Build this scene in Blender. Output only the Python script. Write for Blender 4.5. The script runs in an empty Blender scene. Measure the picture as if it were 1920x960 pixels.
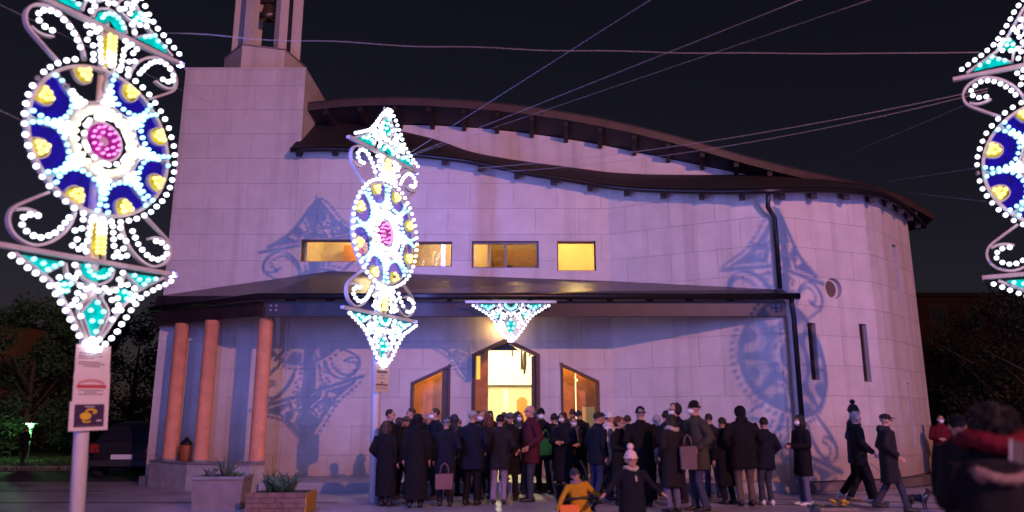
import bpy, bmesh, math, random
from math import sin, cos, tan, pi, radians, atan, atan2, sqrt
from mathutils import Vector, Matrix, noise

random.seed(11)
scene = bpy.context.scene
COL = scene.collection
R = random.Random(5)

# ------------------------------------------------------------------ camera
CAM_H, FPX, PITCH = 1.5, 1400.0, radians(12.33)
cam_d = bpy.data.cameras.new('camera')
cam = bpy.data.objects.new('camera', cam_d)
COL.objects.link(cam)
cam.location = (0, 0, CAM_H)
cam.rotation_euler = (radians(90) + PITCH, 0, 0)
cam_d.sensor_width = 36.0
cam_d.lens = 36.0 * FPX / 1920.0
cam_d.dof.use_dof = True          # hand-held phone in the dark, focused on the far roofs
cam_d.dof.focus_distance = 30.0
cam_d.dof.aperture_fstop = 0.8
cam_d.clip_start = 0.05
cam_d.clip_end = 2000
scene.camera = cam

# ------------------------------------------------------------------ world: night sky
world = bpy.data.worlds.new('World')
scene.world = world
world.use_nodes = True
wn = world.node_tree
wn.nodes.clear()
w_out = wn.nodes.new('ShaderNodeOutputWorld')
w_bg = wn.nodes.new('ShaderNodeBackground')
w_sky = wn.nodes.new('ShaderNodeTexSky')
w_sky.sky_type = 'NISHITA'
w_sky.sun_disc = False
w_sky.sun_elevation = radians(30)
w_sky.sun_rotation = radians(150)
w_tint = wn.nodes.new('ShaderNodeMix')
w_tint.data_type = 'RGBA'
w_tint.blend_type = 'MULTIPLY'
w_tint.inputs[0].default_value = 1.0
w_tint.inputs[7].default_value = (1.0, 0.62, 0.72, 1)
wn.links.new(w_sky.outputs[0], w_tint.inputs[6])
wn.links.new(w_tint.outputs[2], w_bg.inputs[0])
wn.links.new(w_bg.outputs[0], w_out.inputs[0])
w_bg.inputs[1].default_value = 0.0045

# moonlight: the scene's one sun lamp, turned down for night
sun_d = bpy.data.lights.new('moon_light', 'SUN')
sun_d.energy = 0.004
sun_d.angle = radians(0.5)
sun_d.color = (0.8, 0.85, 1.0)
sun = bpy.data.objects.new('moon_light', sun_d)
COL.objects.link(sun)
sun.rotation_euler = (radians(60), 0, radians(-30))

# ------------------------------------------------------------------ exposure
vs = scene.view_settings
vs.view_transform = 'Standard'
vs.look = 'None'
vs.gamma = 1.0
vs.use_curve_mapping = False
vs.exposure = 0.1
LAMP_W = 17800        # street lamp behind the viewer
LED_W = 430           # light points of the panels lining the street behind the viewer

# ------------------------------------------------------------------ helpers
def P(px, py, Y):
    """world point seen at photo pixel (px, py) when it stands at distance Y"""
    el = PITCH - atan((py - 480.0) / FPX)
    z = CAM_H + Y * tan(el)
    d = Y * cos(PITCH) + (z - CAM_H) * sin(PITCH)
    return Vector(((px - 960.0) / FPX * d, Y, z))

def XZ(px, py, Y):
    v = P(px, py, Y)
    return (v.x, v.z)

MATS = {}
def mat(name, col, rough=0.6, metal=0.0, var=0.0, scale=8.0, bump=0.0, bscale=40.0,
        emit=None, estr=0.0, objvar=0.0, streak=0.0, col2=None, spec=None, stain=None, coat=0.0):
    if name in MATS:
        return MATS[name]
    m = bpy.data.materials.new(name)
    m.use_nodes = True
    nt = m.node_tree
    b = nt.nodes['Principled BSDF']
    b.inputs['Base Color'].default_value = (*col, 1)
    b.inputs['Roughness'].default_value = rough
    b.inputs['Metallic'].default_value = metal
    if spec is not None:
        b.inputs['Specular IOR Level'].default_value = spec
    if coat:
        b.inputs['Coat Weight'].default_value = coat
    L = nt.links.new
    if var or objvar or stain:
        tc = nt.nodes.new('ShaderNodeTexCoord')
        n = nt.nodes.new('ShaderNodeTexNoise')
        n.inputs['Scale'].default_value = scale
        n.inputs['Detail'].default_value = 6
        n.inputs['Roughness'].default_value = 0.62
        L(tc.outputs['Object'], n.inputs['Vector'])
        mx = nt.nodes.new('ShaderNodeMix')
        mx.data_type = 'RGBA'
        c2 = col2 if col2 else tuple(max(0, c * (1 - var)) for c in col)
        c1 = tuple(min(1, c * (1 + var * 0.5)) for c in col) if not col2 else col
        mx.inputs[6].default_value = (*c1, 1)
        mx.inputs[7].default_value = (*c2, 1)
        ramp = nt.nodes.new('ShaderNodeMapRange')
        ramp.inputs[1].default_value = 0.3
        ramp.inputs[2].default_value = 0.7
        L(n.outputs['Fac'], ramp.inputs[0])
        L(ramp.outputs[0], mx.inputs[0])
        last = mx.outputs[2]
        if objvar:
            oi = nt.nodes.new('ShaderNodeObjectInfo')
            mr = nt.nodes.new('ShaderNodeMapRange')
            mr.inputs[3].default_value = 1 - objvar
            mr.inputs[4].default_value = 1 + objvar
            L(oi.outputs['Random'], mr.inputs[0])
            hv = nt.nodes.new('ShaderNodeHueSaturation')
            L(mr.outputs[0], hv.inputs['Value'])
            L(last, hv.inputs['Color'])
            last = hv.outputs['Color']
        if streak:
            tg = nt.nodes.new('ShaderNodeNewGeometry')
            mp = nt.nodes.new('ShaderNodeMapping')
            mp.inputs['Scale'].default_value = (2.6, 2.6, 0.10)
            L(tg.outputs['Position'], mp.inputs['Vector'])
            ns = nt.nodes.new('ShaderNodeTexNoise')
            ns.inputs['Scale'].default_value = 1.0
            ns.inputs['Detail'].default_value = 4
            L(mp.outputs[0], ns.inputs['Vector'])
            ms = nt.nodes.new('ShaderNodeMapRange')
            ms.inputs[1].default_value = 0.52; ms.inputs[2].default_value = 0.75
            ms.inputs[3].default_value = 0.0; ms.inputs[4].default_value = streak
            L(ns.outputs['Fac'], ms.inputs[0])
            xs = nt.nodes.new('ShaderNodeMix'); xs.data_type = 'RGBA'
            xs.inputs[7].default_value = (col[0] * 0.45, col[1] * 0.42, col[2] * 0.40, 1)
            L(ms.outputs[0], xs.inputs[0]); L(last, xs.inputs[6])
            last = xs.outputs[2]
        if stain:
            sc, z0, z1, amt = stain          # rising damp: colour, full below z0, gone at z1
            ge = nt.nodes.new('ShaderNodeNewGeometry')
            sp = nt.nodes.new('ShaderNodeSeparateXYZ')
            L(ge.outputs['Position'], sp.inputs[0])
            n2 = nt.nodes.new('ShaderNodeTexNoise')
            n2.inputs['Scale'].default_value = 0.9
            n2.inputs['Detail'].default_value = 5
            L(ge.outputs['Position'], n2.inputs['Vector'])
            ad = nt.nodes.new('ShaderNodeMath')
            ad.operation = 'MULTIPLY_ADD'
            ad.inputs[1].default_value = -2.2
            L(n2.outputs['Fac'], ad.inputs[0])
            L(sp.outputs['Z'], ad.inputs[2])
            m2 = nt.nodes.new('ShaderNodeMapRange')
            m2.inputs[1].default_value = z0 - 1.1
            m2.inputs[2].default_value = z1 - 1.1
            m2.inputs[3].default_value = amt
            m2.inputs[4].default_value = 0.0
            L(ad.outputs[0], m2.inputs[0])
            mx2 = nt.nodes.new('ShaderNodeMix')
            mx2.data_type = 'RGBA'
            mx2.inputs[7].default_value = (*sc, 1)
            L(m2.outputs[0], mx2.inputs[0])
            L(last, mx2.inputs[6])
            last = mx2.outputs[2]
        L(last, b.inputs['Base Color'])
    if bump:
        tc2 = nt.nodes.new('ShaderNodeTexCoord')
        n3 = nt.nodes.new('ShaderNodeTexNoise')
        n3.inputs['Scale'].default_value = bscale
        n3.inputs['Detail'].default_value = 5
        L(tc2.outputs['Object'], n3.inputs['Vector'])
        bp = nt.nodes.new('ShaderNodeBump')
        bp.inputs['Strength'].default_value = bump
        bp.inputs['Distance'].default_value = 0.02
        L(n3.outputs['Fac'], bp.inputs['Height'])
        L(bp.outputs[0], b.inputs['Normal'])
    if emit and estr < 0:
        oi2 = nt.nodes.new('ShaderNodeObjectInfo')
        mr2 = nt.nodes.new('ShaderNodeMapRange')
        mr2.inputs[3].default_value = -estr * 0.55
        mr2.inputs[4].default_value = -estr * 1.25
        L(oi2.outputs['Random'], mr2.inputs[0])
        L(mr2.outputs[0], b.inputs['Emission Strength'])
        b.inputs['Emission Color'].default_value = (*emit, 1)
        m.cycles.emission_sampling = 'NONE'
    elif emit:
        b.inputs['Emission Color'].default_value = (*emit, 1)
        b.inputs['Emission Strength'].default_value = estr
        m.cycles.emission_sampling = 'NONE'
    MATS[name] = m
    return m

def glass_mat(name, tint=(0.9, 0.9, 0.9), refl=0.12, rough=0.02):
    if name in MATS:
        return MATS[name]
    m = bpy.data.materials.new(name)
    m.use_nodes = True
    nt = m.node_tree
    nt.nodes.clear()
    o = nt.nodes.new('ShaderNodeOutputMaterial')
    t = nt.nodes.new('ShaderNodeBsdfTransparent')
    t.inputs[0].default_value = (*tint, 1)
    g = nt.nodes.new('ShaderNodeBsdfGlossy')
    g.inputs['Roughness'].default_value = rough
    x = nt.nodes.new('ShaderNodeMixShader')
    x.inputs[0].default_value = refl
    nt.links.new(t.outputs[0], x.inputs[1])
    nt.links.new(g.outputs[0], x.inputs[2])
    nt.links.new(x.outputs[0], o.inputs[0])
    MATS[name] = m
    return m

def glow_film_mat(name, emit, estr, clear):
    # coloured gel stretched in the frame: bulb light put in as its own glow, partly see-through
    m = bpy.data.materials.new(name)
    m.use_nodes = True
    nt = m.node_tree
    nt.nodes.clear()
    o = nt.nodes.new('ShaderNodeOutputMaterial')
    t = nt.nodes.new('ShaderNodeBsdfTransparent')
    e = nt.nodes.new('ShaderNodeEmission')
    e.inputs[0].default_value = (*emit, 1)
    e.inputs[1].default_value = estr
    n = nt.nodes.new('ShaderNodeTexNoise')
    n.inputs['Scale'].default_value = 9
    mr = nt.nodes.new('ShaderNodeMapRange')
    mr.inputs[1].default_value = 0.3; mr.inputs[2].default_value = 0.7
    mr.inputs[3].default_value = estr * 0.6; mr.inputs[4].default_value = estr * 1.4
    tc = nt.nodes.new('ShaderNodeTexCoord')
    nt.links.new(tc.outputs['Object'], n.inputs['Vector'])
    nt.links.new(n.outputs['Fac'], mr.inputs[0])
    nt.links.new(mr.outputs[0], e.inputs[1])
    x = nt.nodes.new('ShaderNodeMixShader')
    x.inputs[0].default_value = 1 - clear
    nt.links.new(t.outputs[0], x.inputs[1])
    nt.links.new(e.outputs[0], x.inputs[2])
    nt.links.new(x.outputs[0], o.inputs[0])
    m.cycles.emission_sampling = 'NONE'
    return m

class MB:
    """collects geometry for ONE mesh object"""
    def __init__(s):
        s.v, s.f = [], []
    def add(s, vs_, fs):
        o = len(s.v)
        s.v += [Vector(p) for p in vs_]
        s.f += [tuple(i + o for i in f) for f in fs]
        return s
    def box(s, a, b):
        x0, y0, z0 = a
        x1, y1, z1 = b
        return s.add([(x0, y0, z0), (x1, y0, z0), (x1, y1, z0), (x0, y1, z0),
                      (x0, y0, z1), (x1, y0, z1), (x1, y1, z1), (x0, y1, z1)],
                     [(0, 3, 2, 1), (4, 5, 6, 7), (0, 1, 5, 4), (1, 2, 6, 5), (2, 3, 7, 6), (3, 0, 4, 7)])
    def hexa(s, p):
        return s.add(p, [(0, 3, 2, 1), (4, 5, 6, 7), (0, 1, 5, 4), (1, 2, 6, 5), (2, 3, 7, 6), (3, 0, 4, 7)])
    def prism(s, pts, d):
        """planar polygon pts (3D) extruded by vector d"""
        n = len(pts)
        d = Vector(d)
        a = [Vector(p) for p in pts]
        b = [p + d for p in a]
        fs = [tuple(reversed(range(n))), tuple(range(n, 2 * n))]
        for i in range(n):
            j = (i + 1) % n
            fs.append((i, j, n + j, n + i))
        return s.add(a + b, fs)
    def tube(s, pts, rad, seg=8, flat=1.0, cap=True):
        pts = [Vector(p) for p in pts]
        n = len(pts)
        if not isinstance(rad, (list, tuple)):
            rad = [rad] * n
        vs_, fs = [], []
        prev = None
        for i, p in enumerate(pts):
            t = (pts[min(i + 1, n - 1)] - pts[max(i - 1, 0)])
            if t.length < 1e-9:
                t = Vector((0, 0, 1))
            t.normalize()
            if prev is None:
                up = Vector((0, 1, 0)) if abs(t.y) < 0.9 else Vector((1, 0, 0))
                a = t.cross(up).normalized()
            else:
                a = (prev - t * prev.dot(t))
                a = a.normalized() if a.length > 1e-6 else t.cross(Vector((0, 1, 0))).normalized()
            prev = a
            b = t.cross(a)
            for k in range(seg):
                th = 2 * pi * k / seg
                vs_.append(p + a * (cos(th) * rad[i]) + b * (sin(th) * rad[i] * flat))
        for i in range(n - 1):
            for k in range(seg):
                k2 = (k + 1) % seg
                fs.append((i * seg + k, i * seg + k2, (i + 1) * seg + k2, (i + 1) * seg + k))
        if cap:
            fs.append(tuple(reversed(range(seg))))
            fs.append(tuple((n - 1) * seg + k for k in range(seg)))
        return s.add(vs_, fs)
    def ball(s, c, r, seg=10, rings=7, rot=None):
        c = Vector(c)
        rx, ry, rz = (r, r, r) if not isinstance(r, (tuple, list)) else r
        vs_, fs = [], []
        for i in range(1, rings):
            ph = pi * i / rings
            for k in range(seg):
                th = 2 * pi * k / seg
                v = Vector((rx * sin(ph) * cos(th), ry * sin(ph) * sin(th), rz * cos(ph)))
                if rot:
                    v = rot @ v
                vs_.append(c + v)
        top = Vector((0, 0, rz)); bot = Vector((0, 0, -rz))
        if rot:
            top = rot @ top; bot = rot @ bot
        vs_.append(c + top); vs_.append(c + bot)
        T, B = len(vs_) - 2, len(vs_) - 1
        for k in range(seg):
            k2 = (k + 1) % seg
            fs.append((T, k, k2))
            fs.append((B, (rings - 2) * seg + k2, (rings - 2) * seg + k))
            for i in range(rings - 2):
                fs.append((i * seg + k, (i + 1) * seg + k, (i + 1) * seg + k2, i * seg + k2))
        return s.add(vs_, fs)
    def loft(s, rings, cap=True):
        """rings: list of (cx, cy, z, rx, ry)"""
        seg = 20
        vs_, fs = [], []
        for (cx, cy, z, rx, ry) in rings:
            for k in range(seg):
                th = 2 * pi * k / seg
                c, sn = cos(th), sin(th)
                e = 0.82
                vs_.append((cx + rx * math.copysign(abs(c) ** e, c), cy + ry * math.copysign(abs(sn) ** e, sn), z))
        n = len(rings)
        for i in range(n - 1):
            for k in range(seg):
                k2 = (k + 1) % seg
                fs.append((i * seg + k, i * seg + k2, (i + 1) * seg + k2, (i + 1) * seg + k))
        if cap:
            fs.append(tuple(reversed(range(seg))))
            fs.append(tuple((n - 1) * seg + k for k in range(seg)))
        return s.add(vs_, fs)
    def beam(s, a, b, w, h, up=(0, 0, 1)):
        """rectangular bar from a to b, width w across, height h hanging below the line a-b"""
        a, b = Vector(a), Vector(b)
        t = (b - a).normalized()
        sd = t.cross(Vector(up)).normalized() * (w / 2)
        u = sd.cross(t).normalized() * h
        p = [a - sd - u, a + sd - u, b + sd - u, b - sd - u, a - sd, a + sd, b + sd, b - sd]
        return s.hexa(p)
    def mesh(s, name, smooth=False):
        m = bpy.data.meshes.new(name)
        m.from_pydata([tuple(v) for v in s.v], [], s.f)
        bm = bmesh.new()
        bm.from_mesh(m)
        bmesh.ops.recalc_face_normals(bm, faces=bm.faces)
        bm.to_mesh(m)
        bm.free()
        if smooth:
            for p in m.polygons:
                p.use_smooth = True
        return m

OFF = {}
def link_mesh(name, me, material, parent=None, smooth=False):
    o = bpy.data.objects.new(name, me)
    COL.objects.link(o)
    if material is not None and not me.materials:
        me.materials.append(material)
    if parent is not None:
        o.parent = parent
        if parent in OFF:
            o.location = -OFF[parent]
    return o
def part(name, mb, material, parent, smooth=False):
    return link_mesh(name, mb.mesh(name, smooth), material, parent)
def tag(o, label=None, cat=None, group=None, kind=None):
    if label: o['label'] = label
    if cat: o['category'] = cat
    if group: o['group'] = group
    if kind: o['kind'] = kind
    return o
def thing(name, label, cat, loc, rz=0.0, group=None, world_geo=False):
    o = bpy.data.objects.new(name, None)
    o.empty_display_size = 0.2
    COL.objects.link(o)
    o.location = loc
    o.rotation_euler = (0, 0, rz)
    if world_geo:
        OFF[o] = Vector(loc)
    return tag(o, label, cat, group)
def lamp(name, parent, loc, color, watts, radius=0.1, spot=None, aim=None):
    d = bpy.data.lights.new(name, 'SPOT' if spot else 'POINT')
    d.energy = watts
    d.color = color
    d.shadow_soft_size = radius
    if spot:
        d.spot_size = radians(spot)
        d.spot_blend = 0.7
    o = bpy.data.objects.new(name, d)
    COL.objects.link(o)
    if parent:
        o.parent = parent
        o.location = Vector(loc) - OFF.get(parent, Vector((0, 0, 0)))
    else:
        o.location = loc
    if aim:
        o.rotation_euler = Vector(aim).to_track_quat('-Z', 'Y').to_euler()
    return o

# convex polygon tools (2D)
def clip(poly, n, c, keep_in=True):
    """keep the side n.p <= c"""
    out = []
    for i in range(len(poly)):
        a, b = poly[i], poly[(i + 1) % len(poly)]
        da = n[0] * a[0] + n[1] * a[1] - c
        db = n[0] * b[0] + n[1] * b[1] - c
        if da <= 0:
            out.append(a)
        if (da < 0 < db) or (db < 0 < da):
            t = da / (da - db)
            out.append((a[0] + (b[0] - a[0]) * t, a[1] + (b[1] - a[1]) * t))
    return out
def area(p):
    return 0.5 * sum(p[i][0] * p[(i + 1) % len(p)][1] - p[(i + 1) % len(p)][0] * p[i][1] for i in range(len(p))) if len(p) > 2 else 0
def subtract(polys, hole):
    """convex polys minus a convex counter-clockwise hole -> convex pieces"""
    res = []
    for p in polys:
        rest = p
        for i in range(len(hole)):
            a, b = hole[i], hole[(i + 1) % len(hole)]
            n = (b[1] - a[1], -(b[0] - a[0]))         # outward normal of a ccw polygon
            c = n[0] * a[0] + n[1] * a[1]
            outside = clip(rest, (-n[0], -n[1]), -c)
            if abs(area(outside)) > 1e-5:
                res.append(outside)
            rest = clip(rest, n, c)
            if abs(area(rest)) < 1e-6:
                break
    return res

# ------------------------------------------------------------------ materials
M_STONE = mat('travertine', (0.60, 0.54, 0.50), 0.75, var=0.11, scale=2.2, bump=0.2, bscale=18, objvar=0.05, streak=0.45,
              stain=((0.36, 0.22, 0.13), 0.25, 1.5, 0.75))
M_STONE_UP = mat('travertine_plain', (0.60, 0.54, 0.50), 0.75, var=0.11, scale=2.2, bump=0.2, bscale=18, objvar=0.05, streak=0.45)
M_JOINT = mat('mortar', (0.50, 0.45, 0.42), 0.9, var=0.2, scale=12)
M_WOOD_DARK = mat('dark_timber', (0.030, 0.017, 0.014), 0.6, var=0.45, scale=5, bump=0.2)
M_BEAM = mat('stained_beam', (0.030, 0.014, 0.014), 0.5, var=0.5, scale=3, bump=0.15)
M_CANOPY = mat('canopy_roofing', (0.045, 0.034, 0.036), 0.33, var=0.5, scale=3, bump=0.3, bscale=30)
M_ROOFING = mat('dark_roofing', (0.022, 0.016, 0.016), 0.75, var=0.5, scale=3, bump=0.3, bscale=30)
M_GUTTER = mat('gutter_metal', (0.03, 0.026, 0.028), 0.35, metal=0.6, var=0.3)
M_ORANGE = mat('orange_paint', (0.74, 0.28, 0.14), 0.65, var=0.22, scale=4, bump=0.25, streak=0.5)
M_DOOR = mat('orange_door_wood', (0.55, 0.22, 0.055), 0.42, var=0.35, scale=4)
M_FRAME = mat('brown_frame', (0.075, 0.035, 0.025), 0.5, var=0.3)
M_CREAM = mat('cream_plaster', (0.80, 0.76, 0.62), 0.8, var=0.08, scale=3)
M_IVORY = mat('ivory_stone', (0.72, 0.68, 0.5), 0.7, var=0.3, scale=5)
M_ALU = mat('grey_aluminium', (0.20, 0.20, 0.23), 0.4, metal=0.5)
M_WHITE = mat('white_paint', (0.78, 0.76, 0.76), 0.5, var=0.08, scale=9)
M_PAVE = mat('paving', (0.33, 0.275, 0.285), 0.42, var=0.45, scale=0.8, bump=0.25, bscale=9)
M_PLAT = mat('platform_stone', (0.34, 0.29, 0.27), 0.45, var=0.3, scale=1.4, bump=0.15, bscale=14)
M_KERB = mat('kerb_stone', (0.24, 0.21, 0.20), 0.7, var=0.3, scale=4, bump=0.2)
M_GLASS = glass_mat('window_glass', (0.92, 0.92, 0.9), 0.10)
M_GLASS_DOOR = glass_mat('door_glass', (0.85, 0.86, 0.8), 0.16, 0.1)
M_DARKGLASS = mat('dark_glass', (0.02, 0.022, 0.03), 0.08)

# ------------------------------------------------------------------ ground
g = MB()
NX, NY = 24, 24
g.add([(-400, -300, 0), (400, -300, 0), (400, 900, 0), (-400, 900, 0)], [(0, 1, 2, 3)])
tag(part('ground', g, mat('asphalt', (0.055, 0.05, 0.052), 0.6, var=0.4, scale=0.6, bump=0.3, bscale=25), None), kind='structure')
g = MB()
g.prism([(-30, -30, -0.05), (30, -30, -0.05), (30, 19.2, -0.05), (11.5, 19.4, -0.05), (9, 17.4, -0.05), (6, 16.1, -0.05), (-8.4, 19.0, -0.05), (-30, 19.0, -0.05)], (0, 0, 0.054))
pave = tag(part('pavement', g, M_PAVE, None), kind='structure')
# dark joint bands between the big paving fields, standing 4 mm proud
for (a, b) in [((-9.5, 14.35), (-3.2, 14.35)), ((3.6, 15.35), (10.5, 13.55)), ((3.2, 14.5), (9.5, 12.7)), ((5.6, 16.0), (14, 15.2)), ((-30, 17.3), (-8.6, 16.6))]:
    q = MB()
    d = Vector((b[0] - a[0], b[1] - a[1], 0)).normalized()
    s_ = Vector((-d.y, d.x, 0)) * 0.07
    A, B = Vector((*a, 0.004)), Vector((*b, 0.004))
    q.prism([A - s_, B - s_, B + s_, A + s_], (0, 0, 0.004))
    part('paving_band', q, mat('dark_band', (0.05, 0.042, 0.05), 0.5, var=0.3), pave)

# ------------------------------------------------------------------ church
CH = thing('church', 'pale stone church with sweeping dark timber roofs, bell tower and entrance canopy', 'church', (0, 18.2, 0), world_geo=True)
PLZ = 0.20
YW = 18.2
C1 = (2.44, YW)
C2 = (5.90, 16.42)
C3 = (8.56, 17.5)
C4 = (9.20, 18.05)
C5 = (10.85, 19.85)
TL, TR = -8.6, -5.46
TOWER_H = 10.5
COURSE = 0.67

def groups_of(polys):
    # pieces of one slab that still touch each other
    def touch(a, b):
        for i in range(len(a)):
            for j in range(len(b)):
                p, q = Vector(a[i]), Vector(a[(i + 1) % len(a)])
                m = (Vector(b[j]) + Vector(b[(j + 1) % len(b)])) / 2
                d = q - p
                if d.length < 1e-5: continue
                t = (m - p).dot(d) / d.length_squared
                if 0 < t < 1 and (p + d * t - m).length < 1e-4: return True
        return False
    left = list(polys); out = []
    while left:
        g = [left.pop()]
        k = 0
        while k < len(g):
            for q in left[:]:
                if touch(g[k], q) or touch(q, g[k]):
                    g.append(q); left.remove(q)
            k += 1
        out.append(g)
    return out

def slab_wall(name, A, B, z0, topf, holes=(), slab_w=1.1, backing=0.25, stone=None, phase=0.0, slabs=True):
    """planar wall A->B (seen with A on the left), topf(u) its top edge; real slabs with recessed joints on a backing"""
    A, B = Vector((A[0], A[1], 0)), Vector((B[0], B[1], 0))
    L = (B - A).length
    t = (B - A).normalized()
    nrm = Vector((t.y, -t.x, 0))
    def W(u, z, off):
        return A + t * u + nrm * off + Vector((0, 0, z))
    # backing strips
    mb = MB()
    N = max(1, int(L / 1.0))
    for i in range(N):
        u0, u1 = L * i / N, L * (i + 1) / N
        polys = [[(u0, z0), (u1, z0), (u1, topf(u1)), (u0, topf(u0))]]
        for h in holes:
            polys = subtract(polys, h)
        for p in polys:
            mb.prism([W(u, z, -backing) for u, z in p], nrm * backing)
    wall = part(name, mb, M_JOINT, CH)
    if not slabs:
        return wall
    row = 0
    z = z0
    ztop = max(topf(L * i / 20) for i in range(21))
    rr = random.Random(hash(name) % 1000 if False else sum(map(ord, name)))
    while z < ztop - 0.02:
        nz = math.floor(z / COURSE + 1e-6) * COURSE + COURSE
        u = -slab_w * ((row % 2) * 0.5 + phase)
        while u < L:
            a, b = max(u, 0), min(u + slab_w, L)
            if b - a > 0.03:
                j = 0.0035
                cell = [(a + j, z + j), (b - j, z + j), (b - j, nz - j), (a + j, nz - j)]
                ta, tb = topf(a), topf(b)
                # clip under the line (a,ta)-(b,tb)
                n = (-(tb - ta), (b - a))
                cell = clip(cell, n, n[0] * a + n[1] * ta)
                if abs(area(cell)) > 0.004:
                    polys = [cell]
                    for h in holes:
                        polys = subtract(polys, h)
                    polys = [p for p in polys if abs(area(p)) > 1e-4]
                    if polys:
                        sm = MB()
                        th = 0.018 + rr.random() * 0.004
                        for grp in groups_of(polys):
                            sm = MB()
                            for p in grp:
                                sm.prism([W(uu, zz, -0.002) for uu, zz in p], nrm * th)
                            part('stone_slab', sm, stone or M_STONE, wall)
            u += slab_w
        z = nz
        row += 1
    return wall

def interp(pts):
    def f(x):
        if x <= pts[0][0]: return pts[0][1]
        for (x0, y0), (x1, y1) in zip(pts, pts[1:]):
            if x <= x1:
                k = (x - x0) / (x1 - x0)
                return y0 + (y1 - y0) * k
        return pts[-1][1]
    return f

# lower roof: eave line E (its underside) and inner line B, left to right
OV = 0.75
E = [P(546, 284, 17.84), P(620, 282, 17.84), P(690, 286, 17.84), P(801, 296, 17.84), P(874, 305, 17.84), P(940, 318, 17.84), P(998, 330, 17.84),
     P(1071, 341, 17.84), P(1140, 353, 17.80), P(1210, 359, 17.40), P(1290, 362, 16.93), P(1370, 363, 16.47), P(1445, 362, 16.05), P(1530, 360, 16.45),
     P(1610, 364, 16.85), P(1662, 374, 17.6), P(1700, 396, 18.8), P(1732, 428, 20.4)]
Bk = [P(585, 240, 19.5), P(640, 238, 19.5), P(700, 244, 19.5), P(808, 267, 19.5), P(877, 291, 19.5), P(940, 304, 19.5), P(1000, 313, 19.5),
      P(1071, 322, 19.5), P(1140, 331, 19.5), P(1210, 335, 19.5), P(1290, 336, 19.5), P(1370, 336, 19.5), P(1445, 336, 19.4), P(1500, 338, 19.6),
      P(1560, 341, 20.2), P(1615, 348, 21.0), P(1655, 360, 22.2), P(1690, 376, 24.0)]
eave_x = interp([(e.x, e.z) for e in E[:9]])
def roof_under(x, y):
    """z of the lower roof's underside above plan point (x, y)"""
    best = None
    for i in range(len(E) - 1):
        for k in range(9):
            t = k / 8
            e = E[i].lerp(E[i + 1], t); b = Bk[i].lerp(Bk[i + 1], t)
            ab = b - e
            ab2 = Vector((ab.x, ab.y)); d = Vector((x - e.x, y - e.y))
            s_ = max(-0.1, min(1.1, d.dot(ab2) / ab2.length_squared))
            q = e + ab * s_
            dist = (q.x - x) ** 2 + (q.y - y) ** 2
            if best is None or dist < best[0]:
                best = (dist, q.z)
    return best[1]

def facet_top(A, B):
    A, B = Vector(A), Vector(B)
    L = (B - A).length
    tab = []
    for i in range(13):
        p = A.lerp(B, i / 12)
        tab.append((L * i / 12, roof_under(p.x, p.y) - 0.03))
    return interp(tab)

def uz(px, py, x0=TR):
    x, z = XZ(px, py, YW)
    return (x - x0, z)
def rect_hole(px0, py0, px1, py1):
    a, b = uz(px0, py1), uz(px1, py0)
    return [(a[0], a[1]), (b[0], a[1]), (b[0], b[1]), (a[0], b[1])]

dz = PLZ - 0.01
cd = [uz(885, 700)[0], uz(1012, 700)[0], uz(949, 635)[0]]
door_c = [(cd[0], dz), (cd[1], dz), (cd[1], uz(1012, 664)[1]), (cd[2], uz(949, 634)[1]), (cd[0], uz(885, 664)[1])]
door_l = [(uz(771, 700)[0], dz), (uz(845, 700)[0], dz), (uz(845, 700)[0], uz(845, 683)[1]), (uz(771, 700)[0], uz(771, 717)[1])]
door_r = [(uz(1051, 700)[0], dz), (uz(1123, 700)[0], dz), (uz(1123, 700)[0], uz(1123, 714)[1]), (uz(1051, 700)[0], uz(1051, 680)[1])]
win_a = rect_hole(562, 449, 700, 491)
win_b = rect_hole(744, 453, 848, 500)
win_c = rect_hole(884, 452, 1010, 503)
win_d = rect_hole(1045, 452, 1117, 508)
wall_main = slab_wall('front_wall', (TR, YW), C1, PLZ, facet_top((TR, YW), C1),
                      holes=[door_c, door_l, door_r, win_a, win_b, win_c, win_d])
wall_t = slab_wall('tower_front_wall', (TL, YW), (TR, YW), PLZ, lambda u: TOWER_H, phase=0.3)
slab_wall('tower_side_wall', (TR - 0.002, YW + 0.002), (TR - 0.002, YW + 3.7), 7.6, lambda u: TOWER_H, stone=M_STONE_UP, phase=0.2)
slab_wall('tower_left_wall', (TL, YW + 3.7), (TL, YW), PLZ, lambda u: TOWER_H, slabs=False)
slab_wall('tower_back_wall', (TR, YW + 3.7), (TL, YW + 3.7), 4, lambda u: TOWER_H, slabs=False)
wall_ang = slab_wall('angled_wall', C1, C2, PLZ, facet_top(C1, C2), phase=0.1)

def facet_uz(A, B, px, py):
    """(u, z) on the vertical plane through plan points A, B seen at pixel (px, py)"""
    A, B = Vector(A), Vector(B)
    t = (B - A).normalized()
    lo, hi = -3.0, 12.0
    for _ in range(60):
        u = (lo + hi) / 2
        p = A + t * u
        q = P(px, py, p.y)
        # compare azimuths
        if q.x / q.y > p.x / p.y: lo = u
        else: hi = u
    return (u, q.z)
def facet_rect(A, B, px0, py0, px1, py1, w=None):
    u0, z1 = facet_uz(A, B, px0, py0)
    u1, z0 = facet_uz(A, B, px1, py1)
    return [(u0, z0), (u1, z0), (u1, z1), (u0, z1)]

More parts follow.
